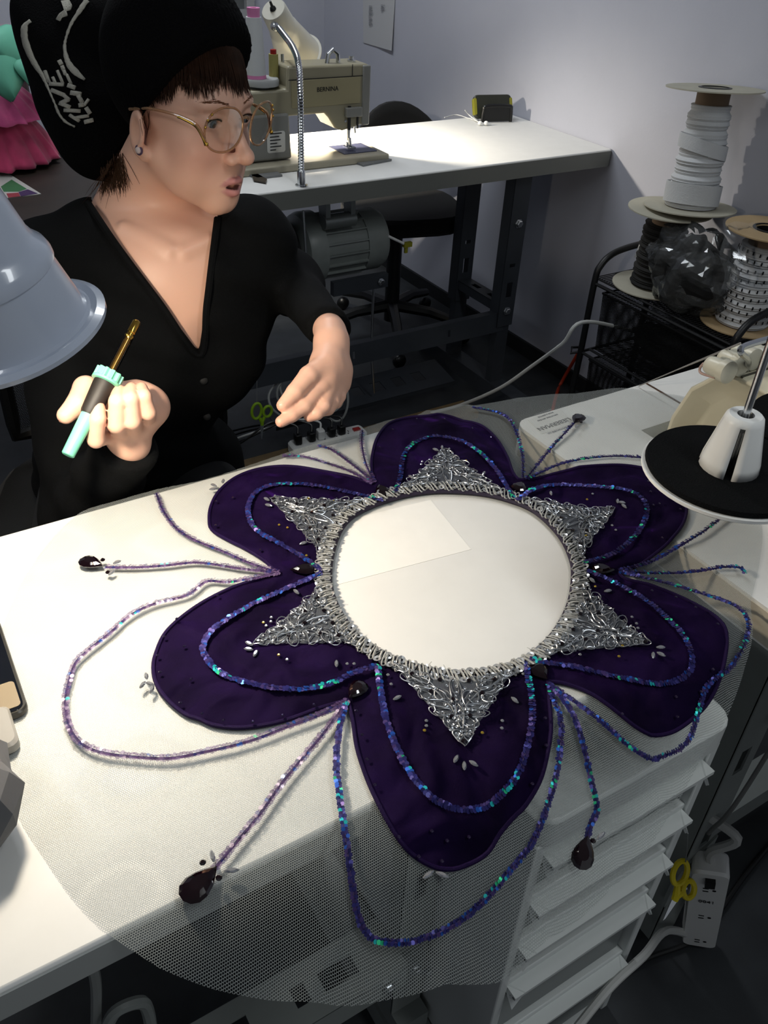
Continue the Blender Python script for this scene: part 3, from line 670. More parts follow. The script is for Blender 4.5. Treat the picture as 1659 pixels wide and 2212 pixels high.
b.bx(1.135,1.235,2.11,2.17,.735,.75); b.cyl((1.135,2.125,.655),(1.235,2.125,.655),.021,n=16); b.bx(1.155,1.215,2.115,2.16,.715,.737); b.bx(1.23,1.31,2.12,2.16,.742,.75); b.build('mounting_bracket',mat('silver motor bracket','#8b918f',.35,.5),mt)
b=MB(); b.tube([aty(838,510,2.12),aty(880,530,2.12)],.004,8); b.build('lever',M_wht,mt)
b=MB(); b.box(aty(880,528,2.12),(.028,.012,.014)); b.box(aty(877,537,2.12),(.010,.006,.026)); b.build('yellow_tag',mat('yellow tape','#8d8a1c',.6),mt,label='yellow tape tag on the motor lever')
# ---- sewing machine
M_mb=mat('beige machine enamel','#938d76',.35,noise=.03,nscale=6,spec=.5); M_mg=mat('grey machine enamel','#7d7d78',.4,noise=.04,nscale=8); M_bed=mat('machine bed grey','#a09a87',.35)
sm=thing('sewing_machine',(1.15,2.2,TZ),'beige industrial sewing machine on the white table behind the person','sewing machine')
def pq(L,y): return [aty(u,v,y) for u,v in L]
def prismy(mb,poly,y0,y1):
    m=len(poly); a=sum(poly[i][0]*poly[(i+1)%m][2]-poly[(i+1)%m][0]*poly[i][2] for i in range(m))
    if a>0: poly=poly[::-1]
    P=[(p[0],y0,p[2]) for p in poly]+[(p[0],y1,p[2]) for p in poly]
    return mb.add(P,[tuple(range(m))[::-1],tuple(range(m,2*m))]+[(i,(i+1)%m,m+(i+1)%m,m+i) for i in range(m)])
arm=[(.86,0,.99),(1.055,0,.99),(1.058,0,1.043),(1.297,0,1.039),(1.299,0,.893),(1.222,0,.878),(1.198,0,.886),(1.178,0,.914),(1.165,0,.926),(.86,0,.926)]
b=MB(); prismy(b,arm,2.172,2.265); b.build('arm',M_mb,sm,bevel=.006)
b=MB(); prismy(b,[(.86,0,.935),(1.058,0,.935),(1.060,0,.90),(1.064,0,.822),(.86,0,.822)],2.166,2.27); b.build('column',M_mg,sm,bevel=.006)
b=MB(); b.bx(1.278,1.302,2.168,2.27,.889,1.036); b.build('face_cover',M_mg,sm,bevel=.003)
b=MB(); b.bx(1.068,1.272,2.1695,2.173,.945,1.010); b.build('front_panel',mat('olive beige panel','#978f70',.35),sm,bevel=.001)
b=MB(); b.bx(1.06,1.295,2.1702,2.1715,1.011,1.0125); b.bx(1.246,1.2475,2.1702,2.1715,1.013,1.04); b.build('seam',M_blk,sm)
b=MB(); b.bx(.82,1.345,2.125,2.285,.800,.8195); b.build('bed',M_bed,sm,bevel=.004)
b=MB(); b.bx(1.22,1.325,2.16,2.25,.8193,.8215); b.build('needle_plate',mat('steel blue plate','#5a5d78',.25,.7),sm)
for hp_ in ([(1.245,2.10,.803),(1.35,2.12,.803),(1.345,2.135,.803),(1.24,2.13,.803)],[(.93,2.095,.803),(1.00,2.095,.803),(1.0,2.127,.803),(.92,2.127,.803)]):
    b=MB(); b.plate(hp_,.005); b.build('hinge_plate',mat('dull plate','#77797a',.4,.3),sm)
b=MB(); b.cyl((1.262,2.212,.882),(1.262,2.212,.842),.0055); b.cyl((1.262,2.212,.845),(1.262,2.212,.826),.002); b.cyl((1.276,2.205,.882),(1.279,2.205,.862),.003); b.build('needle_bar',M_chrome,sm)
b=MB(); b.box((1.258,2.20,.827),(.026,.030,.005)); b.box((1.25,2.20,.833),(.006,.008,.014)); b.cyl((1.262,2.2,.83),(1.262,2.205,.85),.004); b.build('presser_foot',M_chrome,sm)
b=MB(); b.tube([(1.185,2.2,1.035),(1.19,2.2,1.062),(1.203,2.2,1.072),(1.218,2.2,1.062),(1.22,2.2,1.036)],.006,8); b.build('handle_loop',M_chrome,sm)
b=MB(); b.lathe([(.011,0),(.011,.006),(.006,.008),(.006,.014),(.009,.016)],(1.265,2.21,1.038),(0,0,1),14); b.build('tension_knob',M_chrome,sm)
b=MB(); b.bx(1.235,1.243,2.168,2.172,.88,.94); b.bx(1.262,1.267,2.167,2.17,.882,.915); b.build('needle_slot',M_blk,sm)
b=MB(); b.box((1.25,2.166,.925),(.05,.012,.024)); b.build('thread_guide',M_mg,sm,bevel=.002)
for z in (.918,.903): bolt((1.228,2.170,z),(0,-1,0),.003,'screw',sm)
text('BERNINA',.0155,(1.172,2.1688,.985),(1,0,0),(0,0,1),'lettering',M_blk,sm,label='black maker lettering on the arm')
b=MB(); b.rbox((1.018,2.1652,.868),(.052,.001,.052),.006,axis=1); lab=b.build('sticker',mat('white sticker','#c9c9c4',.5),sm,label='white printed sticker on the column')
b=MB()
for k,wd in enumerate((.034,.026,.03,.02,.032,.016)): b.bx(1.0,1.0+wd,2.1638,2.1646,.888-k*.008,.8905-k*.008)
b.build('print_line',M_blk,lab)
b=MB(); b.lathe([(.045,0),(.045,.012),(.042,.016)],(1.005,2.215,.997),(0,0,1),32); b.cyl((1.005,2.215,.988),(1.005,2.215,.998),.02); b.build('spool_plate',mat('grey felt plate','#9b9d9c',.8),sm)
def cone(loc,h,r0,r1,m,cap,lab):
    tt=thing('thread_cone',loc,lab,'thread spool','thread cones on the sewing machine')
    q=MB(); q.lathe([(r0,.008),(r1,h-.02)],loc,(0,0,1),20); q.build('thread',m,tt)
    q=MB(); q.lathe([(r0*1.02,0),(r0*.98,.012)],loc,(0,0,1),20); q.build('cone_core',cap,tt); q=MB(); q.lathe([(r1*.8,h-.022),(r1*.85,h),(r1*.4,h),(r1*.4,h-.01)],loc,(0,0,1),20); q.build('cone_tip',cap,tt)
cone((.99,2.215,1.0135),.155,.026,.019,mat('white thread','#cfd2d3',.8,bump=.4,bscale=900),mat('pink core','#d985b4',.5),'tall white thread cone with pink ends on the machine')
b=MB(); lo=V3((1.045,2.225,.992)); tt=thing('thread_spool',lo,'yellow thread spool with a red tip standing on the machine','thread spool','thread cones on the sewing machine')
b.lathe([(.013,0),(.012,.072)],lo,(0,0,1),16); b.build('thread',mat('yellow thread','#a39c5e',.8,bump=.4,bscale=900),tt); b=MB(); b.lathe([(.008,.072),(.008,.082),(.004,.083)],lo,(0,0,1),14); b.build('spool_tip',M_red,tt,label='red spool tip')
b=MB(); lo=V3((1.075,2.235,1.043)); b.cyl(lo,lo+[0,0,.018],.004); tag(b.build('spool_pin',M_chrome),'small metal spool pin on top of the sewing machine arm','pin')
# ---- gooseneck lamp
gl=thing('gooseneck_lamp',(1.009,2.004,TZ),'white sewing lamp on a ribbed chrome gooseneck clamped to the table','lamp')
pts=bez([(1.009,2.004,.80),(1.010,2.006,.90),(1.012,2.01,1.0),aty(645,140,2.06),aty(634,105,2.14),aty(617,80,2.23),aty(603,62,2.30)],14)
P=resample(pts,step=.0034); b=MB(); b.tube(P,[.0072+(.0011 if i%2 else -.0006) for i in range(len(P))],10); b.build('gooseneck',M_chrome,gl)
b=MB(); b.lathe([(.016,0),(.016,.003),(.0105,.005),(.0105,.036),(.009,.038)],(1.009,2.004,.80),(0,0,1),16); b.build('base_collar',M_chrome,gl)
b=MB()
A0=aty(590,20,2.33); A1=aty(650,132,2.40); ax=(A1-A0)/np.linalg.norm(A1-A0)
M_sh2=mat('milky lamp plastic','#cfcdc2',.3,trans=.25,ior=1.2)
b.lathe([(.003,0),(.031,0),(.034,.004),(.037,.062),(.040,.066),(.041,.074),(.062,.160),(.064,.166),(.070,.168),(.070,.171),(.062,.170),(.038,.075),(.034,.064),(.031,.006),(.004,.004)],A0,ax,36,caps=False); b.build('lamp_shade',M_sh2,gl)
b=MB(); b.lathe([(.009,0),(.007,.006),(.004,.008),(.003,.024)],A0,-ax+[0,0,.3],12); b.build('switch',M_blkp,gl)
b=MB(); q=aty(603,62,2.295); b.lathe([(.012,0),(.012,.006),(.007,.01)],q+[-.004,.02,.004],(.1,-1,.1),16); b.build('swivel',M_chrome,gl)
b=MB(); b.ell(A0+ax*.120,(.022,.022,.026)); b.build('bulb',mat('lit sewing bulb','#fff0d0',.3,emit=5),gl)
l=bpy.data.lights.new('sewing_lamp_bulb','SPOT'); l.energy=40; l.color=(1,.9,.74); l.shadow_soft_size=.02; l.spot_size=math.radians(150); l.spot_blend=.9
o=bpy.data.objects.new('sewing_lamp_bulb',l); COL.objects.link(o); o.location=A0+ax*.162
o.rotation_euler=Vector(tuple(V3((1.30,2.30,.80))-V3(o.location))).to_track_quat('-Z','Y').to_euler()
# ---- handheld device on a stand with earphones
ph=thing('smartphone',(1.96,2.42,TZ),'dark rugged smartphone leaning on a stand at the far corner of the sewing table','phone')
R=np.stack([[.97,-.24,0],[.10,.40,.91],[-.22,-.88,.41]],1); R,_=np.linalg.qr(R); R=R*np.sign(np.array([R[0,0],R[2,1],-R[1,2]]))
b=MB(); b.rbox((1.938,2.437,.842),(.135,.072,.016),.014,R); b.build('body',mat('dark olive case','#24261e',.4),ph)
b=MB(); 
for s in (-1,1): b.rbox(V3((1.938,2.437,.842))+R@np.array([s*.064,0,0]),(.010,.052,.018),.004,R)
b.build('bumper',mat('yellow green bumper','#7c7a22',.5),ph)
b=MB(); P=[V3((1.935,2.405,.802))+np.array([.97,-.24,0])*x+np.array([0,.01,1])*z for x,z in ((-.05,0),(-.048,.035),(-.038,.048),(.04,.048),(.05,.036),(.052,0))]
b.tube(bez(P,4),.006,8); b.plate([P[0]+[0,0,.002],P[1],P[2],P[3],P[4],P[5]+[0,0,.002]],.004); b.build('stand',M_blkp,ph)
ep=thing('earphones',(1.88,2.38,TZ),'white earphones lying on the table in front of the dark smartphone','earphones')
for u,v in ((1037,266),(1050,266)):
    c=atz(u,v,TZ+.008); b=MB(); b.ell(c,(.008,.007,.007),n=12,m=8); b.cyl(c,c+[.02,-.004,-.004],.003); b.build('earbud',M_wht,ep)
b=MB(); b.tube(bez([atz(1004,238,TZ+.03),atz(1015,250,TZ+.012),atz(1037,266,TZ+.004)],8),.0014,6); b.tube(bez([atz(960,254,TZ+.002),atz(985,248,TZ+.002),atz(1010,255,TZ+.002),atz(1050,268,TZ+.004)],8),.0014,6); b.build('cable',M_wht,ep)
# ---- shears lying at the table edge beside the person
b=MB(); b.plate([atz(536,360,TZ+.004),atz(545,356,TZ+.004),atz(556,376,TZ+.004),atz(577,388,TZ+.004),atz(574,395,TZ+.004),atz(548,390,TZ+.004)],.003); tag(b.build('hand_tool',mat('brown tool','#3c342a',.4)),'dark brown flat tool on the sewing table beside the chin of the person','tool')
# ---- paper on wall
pp=[atx(784,-30,XW-.003),atx(854,-30,XW-.003),atx(853,0,XW-.003),atx(846,110,XW-.012),atx(815,101,XW-.004),atx(785,92,XW-.003)]
b=MB(); b.plate(pp,.0006); pt=tag(b.build('paper_note',mat('notice paper','#b5b6b8',.7)),'white sheet of typed paper fixed to the right wall','paper')
M_ink=mat('printed ink','#6f7076',.8); b=MB()
for c0,v0,n in ((796,12,9),(796,36,8),(822,10,6)):
    for k in range(n):
        u0=c0+random.uniform(0,1); v=v0+k*2.6; w_=random.uniform(4,9); q0=atx(u0,v,XW-.0075-.0005); q1=atx(u0+w_,v+w_*.12,XW-.0075-.0005); b.plate([q0,q1,q1-[0,0,.0016],q0-[0,0,.0016]],.0002)
b.build('typed_line',M_ink,pt)
b=MB(); x0=aty(443,0,YB)[0]; x1=aty(541,0,YB)[0]; zb=aty(533,36,YB)[2]
b.bx(x0,x1+.0,YB-.04,YB,zb,zb+.03); b.bx(x1-.035,x1,YB-.04,YB,zb+.02,zb+.4); b.bx(x0,x0+.035,YB-.04,YB,zb+.02,zb+.4); fr=b.build('wall_frame',mat('pale frame','#9b9c9e',.5)); tag(fr,'pale frame hanging on the back wall above the sewing machine','frame')
b=MB(); b.bx(x0+.03,x1-.03,YB-.012,YB-.003,zb+.025,zb+.4); b.build('panel',mat('grey panel','#55585a',.4),fr)
# ---- black chair behind the sewing table
ch=thing('office_chair',(1.70,2.62,0),'black chair standing behind the sewing table by the right wall','chair')
G=[]
for i in range(13):
    u=-1+i/6; row=[]
    for j in range(9):
        w_=j/8; wd=.20*(1-.25*abs(w_-.5)); row.append(np.array([1.80+u*wd*.97,2.80-.05*(u*u)+.02*w_-u*.03,.52+w_*.275*(1-.42*abs(u)**2.2)]))
    G.append(row)
b=MB(); b.grid(G); b.build('backrest',M_blkf,ch,solid=.03)
b=MB(); b.rbox((1.695,2.57,.49),(.42,.40,.06),.14,rotm((0,0,1),-.25)); b.build('seat',M_blkf,ch)
b=MB(); b.cyl((1.70,2.62,.06),(1.70,2.62,.46),.028,n=16); b.build('post',M_blk,ch)
for k in range(5):
    a=k*2*PI/5+.5; e=np.array([1.70+.29*math.cos(a),2.62+.29*math.sin(a),.075]); 
    b=MB(); b.tube([(1.70,2.62,.12),(1.70+.15*math.cos(a),2.62+.15*math.sin(a),.11),e],[.024,.02,.016],8); lg=b.build('leg',M_blkp,ch); b=MB(); b.ell((e[0],e[1],.027),(.027,.02,.027)); b.build('caster',M_blkp,lg)
b=MB(); b.tube([(1.70,2.78,.44),(1.77,2.86,.45),(1.79,2.845,.60)],.02,8); b.build('back_bar',M_blk,ch)
# ================================================================== wire cart with trim reels
ct=thing('wire_cart',(1.92,1.45,0),'black wire cart with mesh baskets standing against the right wall','cart')
M_net=netmat('black wire mesh','#0c0d0e',.005,.24,dens=1.,rough=.4)
cx0,cx1,cy0,cy1=1.797,2.040,1.20,1.70
for y in (cy1,cy0):
    b=MB(); P=bez([(cx0-.008,y,.0),(cx0,y,.30),(cx0,y,.52),(cx0+.012,y,.572),(cx0+.06,y,.603),(cx0+.16,y,.613),(cx1-.03,y,.600),(cx1-.006,y,.565),(cx1,y,.50),(cx1,y,.25),(cx1,y,.0)],6); b.tube(P,.0095,10); b.build('end_frame',M_blk,ct)
b=MB()
for y in np.arange(cy0+.012,cy1,.0095): b.tube([(cx0+.004,y,.541),(cx1-.004,y,.541)],.0017,4)
for x in (cx0+.004,cx0+.08,cx0+.16,cx1-.004): b.tube([(x,cy0,.537),(x,cy1,.537)],.0035,6)
b.tube([(cx0,cy0,.522),(cx0,cy1,.522)],.005,6); b.build('wire_shelf',M_blk,ct)
def bowl(mb,a0,a1,b0,b1,z0,z1,t=.9):
    mx,my=(a0+a1)/2,(b0+b1)/2; T=[(a0,b0),(a1,b0),(a1,b1),(a0,b1)]
    lo=[(mx+(x-mx)*t,my+(y-my)*t,z0) for x,y in T]; hi=[(x,y,z1) for x,y in T]
    return mb.add(lo+hi,[(3,2,1,0),(0,1,5,4),(1,2,6,5),(2,3,7,6),(3,0,4,7)])
for z0,z1 in ((.325,.500),(.115,.290)):
    b=MB(); bowl(b,cx0+.012,cx1-.012,cy0+.02,cy1-.03,z0,z1,.96); uv=[(p[0]*1.0+p[1],p[2]+p[1]*.3+p[0]*.2) for p in b.v]; bk=b.build('basket',M_net,ct,smooth=False,uvs=uv)
    b=MB(); b.tube([(cx0+.012,cy0+.02,z1),(cx1-.012,cy0+.02,z1),(cx1-.012,cy1-.03,z1),(cx0+.012,cy1-.03,z1)],.004,6,close=True); b.tube([(cx0+.004,cy0+.02,z0+.0),(cx0+.004,cy1-.03,z0)],.004,6); b.build('rim',M_blk,bk)
for z in (.305,.10):
    b=MB(); b.tube([(cx0,cy0,z),(cx0,cy1,z)],.0045,6); b.tube([(cx0,cy1,z),(cx1,cy1,z)],.0045,6); b.tube([(cx0,cy1,z),(cx0-.02,cy1+.02,z-.01),(cx0-.005,cy1+.035,z),(cx0+.03,cy1+.02,z)],.004,6); b.build('rail',M_blk,ct)
# crumpled film and cloth
def blob(c,r,seed,amp,name,m,lab,cat,rot=None,n=40,fq=6.,group=None,sharp=True,smooth=True):
    b=MB(); r=V3(r); rg=np.random.default_rng(seed); K=[(rg.normal(size=3)*fq,rg.uniform(0,6.3)) for _ in range(10)]; rs=[]
    for j in range(n+1):
        ph=-PI/2+PI*j/n; row=[]
        for i in range(n*2):
            t=2*PI*i/(n*2); d=np.array([math.cos(ph)*math.cos(t)+1e-4*math.cos(t),math.cos(ph)*math.sin(t)+1e-4*math.sin(t),math.sin(ph)])
            h=sum(abs(math.sin(k@d+p)) if sharp else math.sin(k@d+p) for k,p in K)/len(K)
            q=d*r*(1+amp*(h-.6)*2); q=rot@q if rot is not None else q
            row.append(V3(c)+q)
        rs.append(row)
    b.rings(rs); o=b.build(name,m,ang=25,smooth=smooth)
    return tag(o,lab,cat,group) if lab else o
M_film=mat('clear plastic film','#dfe4e6',.08,spec=.9); 
def filmmat():
    m=M_film; t=m.node_tree; pb=t.nodes['Principled BSDF']; tr=t.nodes.new('ShaderNodeBsdfTransparent'); mx=t.nodes.new('ShaderNodeMixShader'); lw=t.nodes.new('ShaderNodeFresnel'); lw.inputs['IOR'].default_value=1.45
    gl_=t.nodes.new('ShaderNodeBsdfGlossy'); gl_.inputs['Roughness'].default_value=.12; gl_.inputs['Color'].default_value=(.9,.93,.95,1); m2=t.nodes.new('ShaderNodeMixShader'); m2.inputs[0].default_value=.05
    t.links.new(lw.outputs[0],mx.inputs[0]); t.links.new(tr.outputs[0],m2.inputs[1]); t.links.new(pb.outputs[0],m2.inputs[2]); t.links.new(m2.outputs[0],mx.inputs[1]); t.links.new(gl_.outputs[0],mx.inputs[2]); t.links.new(mx.outputs[0],t.nodes['Material Output'].inputs['Surface'])
filmmat()
pbg=atd(1490,600,2.02); 
blob((1.86,1.43,.635),(.070,.112,.088),3,.35,'black_fabric','x' and M_blkf,'crumpled black cloth inside the clear plastic bag on the cart','fabric',rotm((1,0,0),.2),n=18,fq=3)
bg=blob((1.862,1.43,.645),(.082,.132,.102),5,.42,'plastic_bag',M_film,'crumpled clear plastic bag of black cloth on top of the cart','bag',rotm((1,0,0),.25),n=24,fq=3.2,smooth=False)
b=MB(); G=[]
for i in range(10):
    row=[]
    for j in range(6):
        p=atd(1560+j*14+6*math.sin(i*1.1),480+i*16+3*math.sin(j*2),2.09-.004*i+.012*math.sin(j*1.9+i*.8)); row.append(p)
    G.append(row)
b.grid(G); b.build('bag_tail',M_film,bg,ang=25)
blob((1.90,1.50,.165),(.07,.14,.055),9,.5,'plastic_wrap',M_film,'crumpled clear plastic wrap in the lower basket of the cart','bag',n=22,fq=4)
blob((1.90,1.43,.40),(.07,.16,.05),19,.4,'black_fabric',M_blkf,'black cloth filling the upper mesh basket of the cart','fabric',n=16,fq=4)
M_card=mat('pale card','#a8a596',.8,noise=.06,nscale=20); M_core=mat('brown card','#6d5c4c',.8)
def reel(name,base,h,rf,rc0,rc1,mw_,lab,lean=(0,0,1),mcard=M_card):
    base=V3(base); lean=V3(lean)/np.linalg.norm(lean); t_=thing(name,base,lab,'reel','trim reels on the wire cart')
    for k,z in (('flange',0.0),('flange',h-.003)):
        q=MB(); q.lathe([(.032,z),(rf,z),(rf,z+.003),(.032,z+.003)],base,lean,48,caps=False); q.lathe([(.0321,z),(.032,z+.003)],base,lean,48,caps=False); q.build(k,mcard,t_)
    q=MB(); q.lathe([(.041,.003),(.041,h-.003)],base,lean,24,caps=False); q.build('core',M_core,t_)
    q=MB(); q.lathe([(.040,h-.03),(.041,h+.0015),(.034,h+.0025),(.033,h-.03)],base,lean,24,caps=False); q.lathe([(.001,h-.028),(.034,h-.028)],base,lean,24,caps=False); q.build('hub',M_blkp,t_)
    q=MB(); pr=[]; n=34
    for i in range(n+1):
        z=.006+(h-.045)*i/n; r=rc0+(rc1-rc0)*i/n+.0022*math.sin(i*2.1)+.002*math.sin(i*.9); pr+=[(r,z),(r-.0016,z+.0012)]
    q.lathe(pr,base,lean,40); q.build('wound_trim',mw_,t_); return t_
ln=atx(1545,192,1.945)-atx(1490,450,1.935); L=np.linalg.norm(ln)
M_wtrim=mat('white elastic trim','#b9bcbf',.8,bump=.5,bscale=250)
tw=reel('trim_reel',atx(1490,448,1.935),L,.120,.066,.050,M_wtrim,'tall reel of white elastic standing on top of a black reel',ln)
b=MB(); bb=atx(1490,448,1.935)
def wrapband(mb,base,ax,r0,r1,z0,z1,hh,th=.003,n=48,a0=0):
    x,y,d=frame(ax); rs=[]
    for i in range(n+1):
        a=a0+2*PI*i/n; w=.5-.5*math.cos(a-a0); z=z0+(z1-z0)*w; r=r0+(r1-r0)*w; e=x*math.cos(a)+y*math.sin(a); e2=e
        rs.append([base+e*r+d*z,base+e*(r+th)+d*z,base+e*(r+th)+d*(z+hh),base+e*r+d*(z+hh)])
    mb.rings(rs,caps=True)
wrapband(b,bb,ln,.066,.072,.004,.02,.05,a0=2.); wrapband(b,bb,ln,.060,.060,.15,.12,.034,a0=4.2); b.build('loose_band',M_wtrim,tw,label='loose band of white elastic')
b=MB(); q0=atx(1405,455,1.9); b.plate([atx(1408,458,1.90),atx(1424,458,1.90),atx(1388,552,1.92),atx(1370,556,1.92)],.002); b.build('loose_end',M_wtrim,tw,label='loose end of elastic hanging down')
reel('trim_reel',(1.897,1.575,.5435),.214,.112,.062,.058,mat('black elastic trim','#08090a',.8,bump=.5,bscale=250),'reel of black trim under the tall white reel')
M_dot=mat('white woven trim','#b4b6b8',.8,bump=.3,bscale=300)
pr3=V3((1.925,1.285,.5435)); t3=reel('trim_reel',pr3,.245,.105,.066,.055,M_dot,'reel of white trim with black dashes at the near end of the cart',mcard=mat('tan card','#a08a68',.8,noise=.06,nscale=20))
b=MB()
for i in range(9):
    for k in range(22):
        a=k*2*PI/22+i*.14; z=.025+i*.021+.004*math.sin(a*2+i); r=.066+(.055-.066)*z/.2+.0045; e=np.array([math.cos(a),math.sin(a),0])
        R=np.stack([np.array([-e[1],e[0],0]),e,[0,0,1]],1); b.box(pr3+e*r+[0,0,z],(.0035,.0012,.008),R)
b.build('woven_dash',M_blkp,t3)
# ================================================================== overlock machine at the right
M_cream=mat('cream machine enamel','#cbc5ae',.4,noise=.06,nscale=14,spec=.5); 
so=thing('overlock_machine',(1.15,.55,TZ),'cream overlock machine set into the opening of the right hand table','sewing machine')
b=MB(); prof=[(.695,.735),(.69,.83),(.672,.885),(.635,.925),(.60,.935),(.50,.93),(.44,.90),(.42,.735)]
def prx(mb,pf,xs):
    "loft of (y,z) profiles along x with inset"
    rs=[]
    for x,k,dz in xs: rs.append([np.array([x,.56+(y-.56)*k,.735+(z-.735)*(1-dz)]) for y,z in pf])
    mb.rings(rs)
prx(b,prof,((.965,.80,.16),(.945,.90,.06),(.935,.965,.015),(.94,1,0),(1.45,1,0))); b.build('body',M_cream,so,ang=50,bevel=.003)
b=MB(); 
for x0_,x1_ in ((.937,1.45),):
    b.bx(x0_,x1_,.5985,.6015,.9335,.9362)
b.build('panel_seam',mat('dark seam','#3b3930',.6),so)
b=MB(); b.bx(1.03,1.033,.45,.60,.926,.938); b.build('cover_seam',mat('dark seam','#3b3930',.6),so)
for u,v in ((1531,787),(1560,772),(1588,760),(1618,757)):
    c=atz(u,v,.945); q=atz(u+34,v+14,.948); b=MB(); b.lathe([(.006,-.004),(.011,0),(.0125,.006),(.0125,.022),(.015,.024),(.015,.034),(.010,.036)],c,q-c,18); b.build('tension_dial',mat('cream dial','#c9c6b4',.35),so)
b=MB(); b.tube(bez([atz(1612,803,.925),atz(1616,778,.965),atz(1601,762,.985),atz(1605,750,.99),atz(1640,738,.99),atz(1700,722,.99)],6),.0042,8); b.build('thread_guide',M_chrome,so)
b=MB(); b.tube(bez([atz(1545,816,.93),atz(1515,806,.925),atz(1512,795,.93),atz(1520,785,.94)],6),.0018,6); b.build('thread_tail',mat('pinkish cord','#b59a90',.7),so)
b=MB(); b.tube([atz(1380,834,.802),atz(1460,800,.86),atz(1540,768,.93),atz(1600,742,.985)],.0009,4); b.tube([atz(1400,826,.802),atz(1500,782,.89),atz(1600,740,.985)],.0007,4); b.build('thread',mat('grey thread','#8c8a86',.7),so)
# label on the table
lb=thing('care_sticker',atz(1190,912,TZ+.001),'white printed sticker on the far left corner of the right hand table','sticker')
b=MB(); b.prism([tuple(atz(u,v,TZ)[:2]) for u,v in ((1140,908),(1212,884),(1240,915),(1170,938))],TZ,TZ+.0007); b.build('paper',mat('sticker paper','#cfcfcb',.5),lb)
xd=atz(1155,925,TZ)-atz(1230,898,TZ); xd=atz(1212,884,TZ)-atz(1140,908,TZ); yd=atz(1140,908,TZ)-atz(1170,938,TZ)
text('LIEBERMAN',.0125,atz(1197,916,TZ+.001),-xd,-yd,'lettering',mat('sticker ink','#4b4b4d',.7),lb,depth=.0002)
for k,(s_1,dx) in enumerate((('INDUSTRIAL SEWING',0),('SALES & SERVICE',0),('PARTS & SUPPLIES',0))): text(s_1,.0042,atz(1183-k*6+(2 if k else 0),902-k*6,TZ+.001),-xd,-yd,'lettering',M_ink,lb,depth=.0002)
text('SEWING MACHINE CO.',.0045,atz(1208,928,TZ+.001),-xd,-yd,'lettering',M_ink,lb,depth=.0002)
# thread stand
dc=atd(1570,1018,.82)
ts=thing('thread_stand',(dc[0]+.33,dc[1]-.02,TZ),'thread stand with round black foam discs rising over the right hand table','thread stand')
def standdisc(c,first=True):
    q=MB(); q.lathe([(.002,-.006),(.076,-.006),(.080,-.003),(.080,0),(.002,0)],c,(0,0,1),56); q.build('disc_plate',M_wht,ts)
    q=MB(); q.lathe([(.01,.0004),(.076,.0004),(.0775,.003),(.076,.006),(.01,.006)],c,(0,0,1),56); q.build('foam_pad',mat('black foam','#0b0c0d',.95,bump=.8,bscale=700,spec=.1),ts)
    q=MB(); n=24; rs=[]
    prof=[(.027,.006),(.026,.016),(.0175,.056),(.0165,.060),(.0145,.062),(.0085,.062),(.0085,.048)]
    x,y,d=frame((0,0,1))
    for r,h in prof: rs.append([c+np.array([math.cos(t)*r,math.sin(t)*r,h]) for t in np.arange(n)*2*PI/n])
    V=[p for r in rs for p in r]; F=[]
    for l in range(len(rs)-1):
        for i in range(n):
            if l==1 and i%6==2: continue
            if l==0 and i%6==2: continue
            j=(i+1)%n; F.append((l*n+i,l*n+j,(l+1)*n+j,(l+1)*n+i))
    q.add(V,F); q.build('cone_holder',M_wht,ts,solid=.0018)
    q=MB(); q.cyl(c+[0,0,-.02],c+[0,0,.24],.0036,n=12); q.build('spool_pin',M_chrome,ts)
standdisc(dc); dc2=atz(1782,930,dc[2]); standdisc(dc2)
b=MB(); b.tube([dc+[0,0,-.010],dc+[.33,-.02,-.010]],.007,8); b.tube([dc2+[0,0,-.010],dc+[.33,-.02,-.010]],.007,8); b.build('arm',M_blk,ts)
b=MB(); b.cyl((dc[0]+.33,dc[1]-.02,TZ),(dc[0]+.33,dc[1]-.02,dc[2]+.3),.008); b.lathe([(.04,0),(.04,.006),(.02,.01)],(dc[0]+.33,dc[1]-.02,TZ),(0,0,1),24); b.build('pole',M_chrome,ts)
# ================================================================== floor level things
b=MB(); p=atz(780,968,.0); q=atz(1020,866,.0); b.bx(.70,1.62,1.93,2.02,0,.022); tag(b.build('wooden_plank',mat('pine plank','#6d5a3c',.7,noise=.25,nscale=18)),'light brown wooden plank on the floor under the sewing table','plank')
def strip(name,c,xd,yd,zd,L,W,H,lab,nout,red=True):
    c=V3(c); R=np.stack([xd,yd,zd],1); t_=thing(name,c,lab,'power strip')
    q=MB(); q.rbox(c+R@np.array([0,0,H/2]),(L,W,H),.012,R); q.build('casing',M_wht,t_,bevel=0)
    for k in range(nout):
        x=-L/2+.03+k*(L-.09)/max(nout-1,1)
        q=MB(); 
        for dx in (-.005,.005): q.box(c+R@np.array([x+dx,.004,H+.0004]),(.002,.008,.001),R)
        q.lathe([(.0028,0),(.0028,.0008)],c+R@np.array([x,-.008,H]),R[:,2],10); q.build('socket',M_blkp,t_)
    q=MB(); q.box(c+R@np.array([L/2-.028,0,H+.003]),(.022,.014,.007),R); q.build('switch',M_red if red else M_blkp,t_,label='red rocker switch' if red else None); return t_,R
S1c=V3((1.075,1.975,.0222)); xd=V3((.985,-.06,0)); xd/=np.linalg.norm(xd); yd=np.cross([0,0,1],xd)
ps,R1=strip('power_strip',S1c,xd,yd,V3((0,0,1)),.25,.055,.032,'white power strip full of plugs on the wooden plank',5)
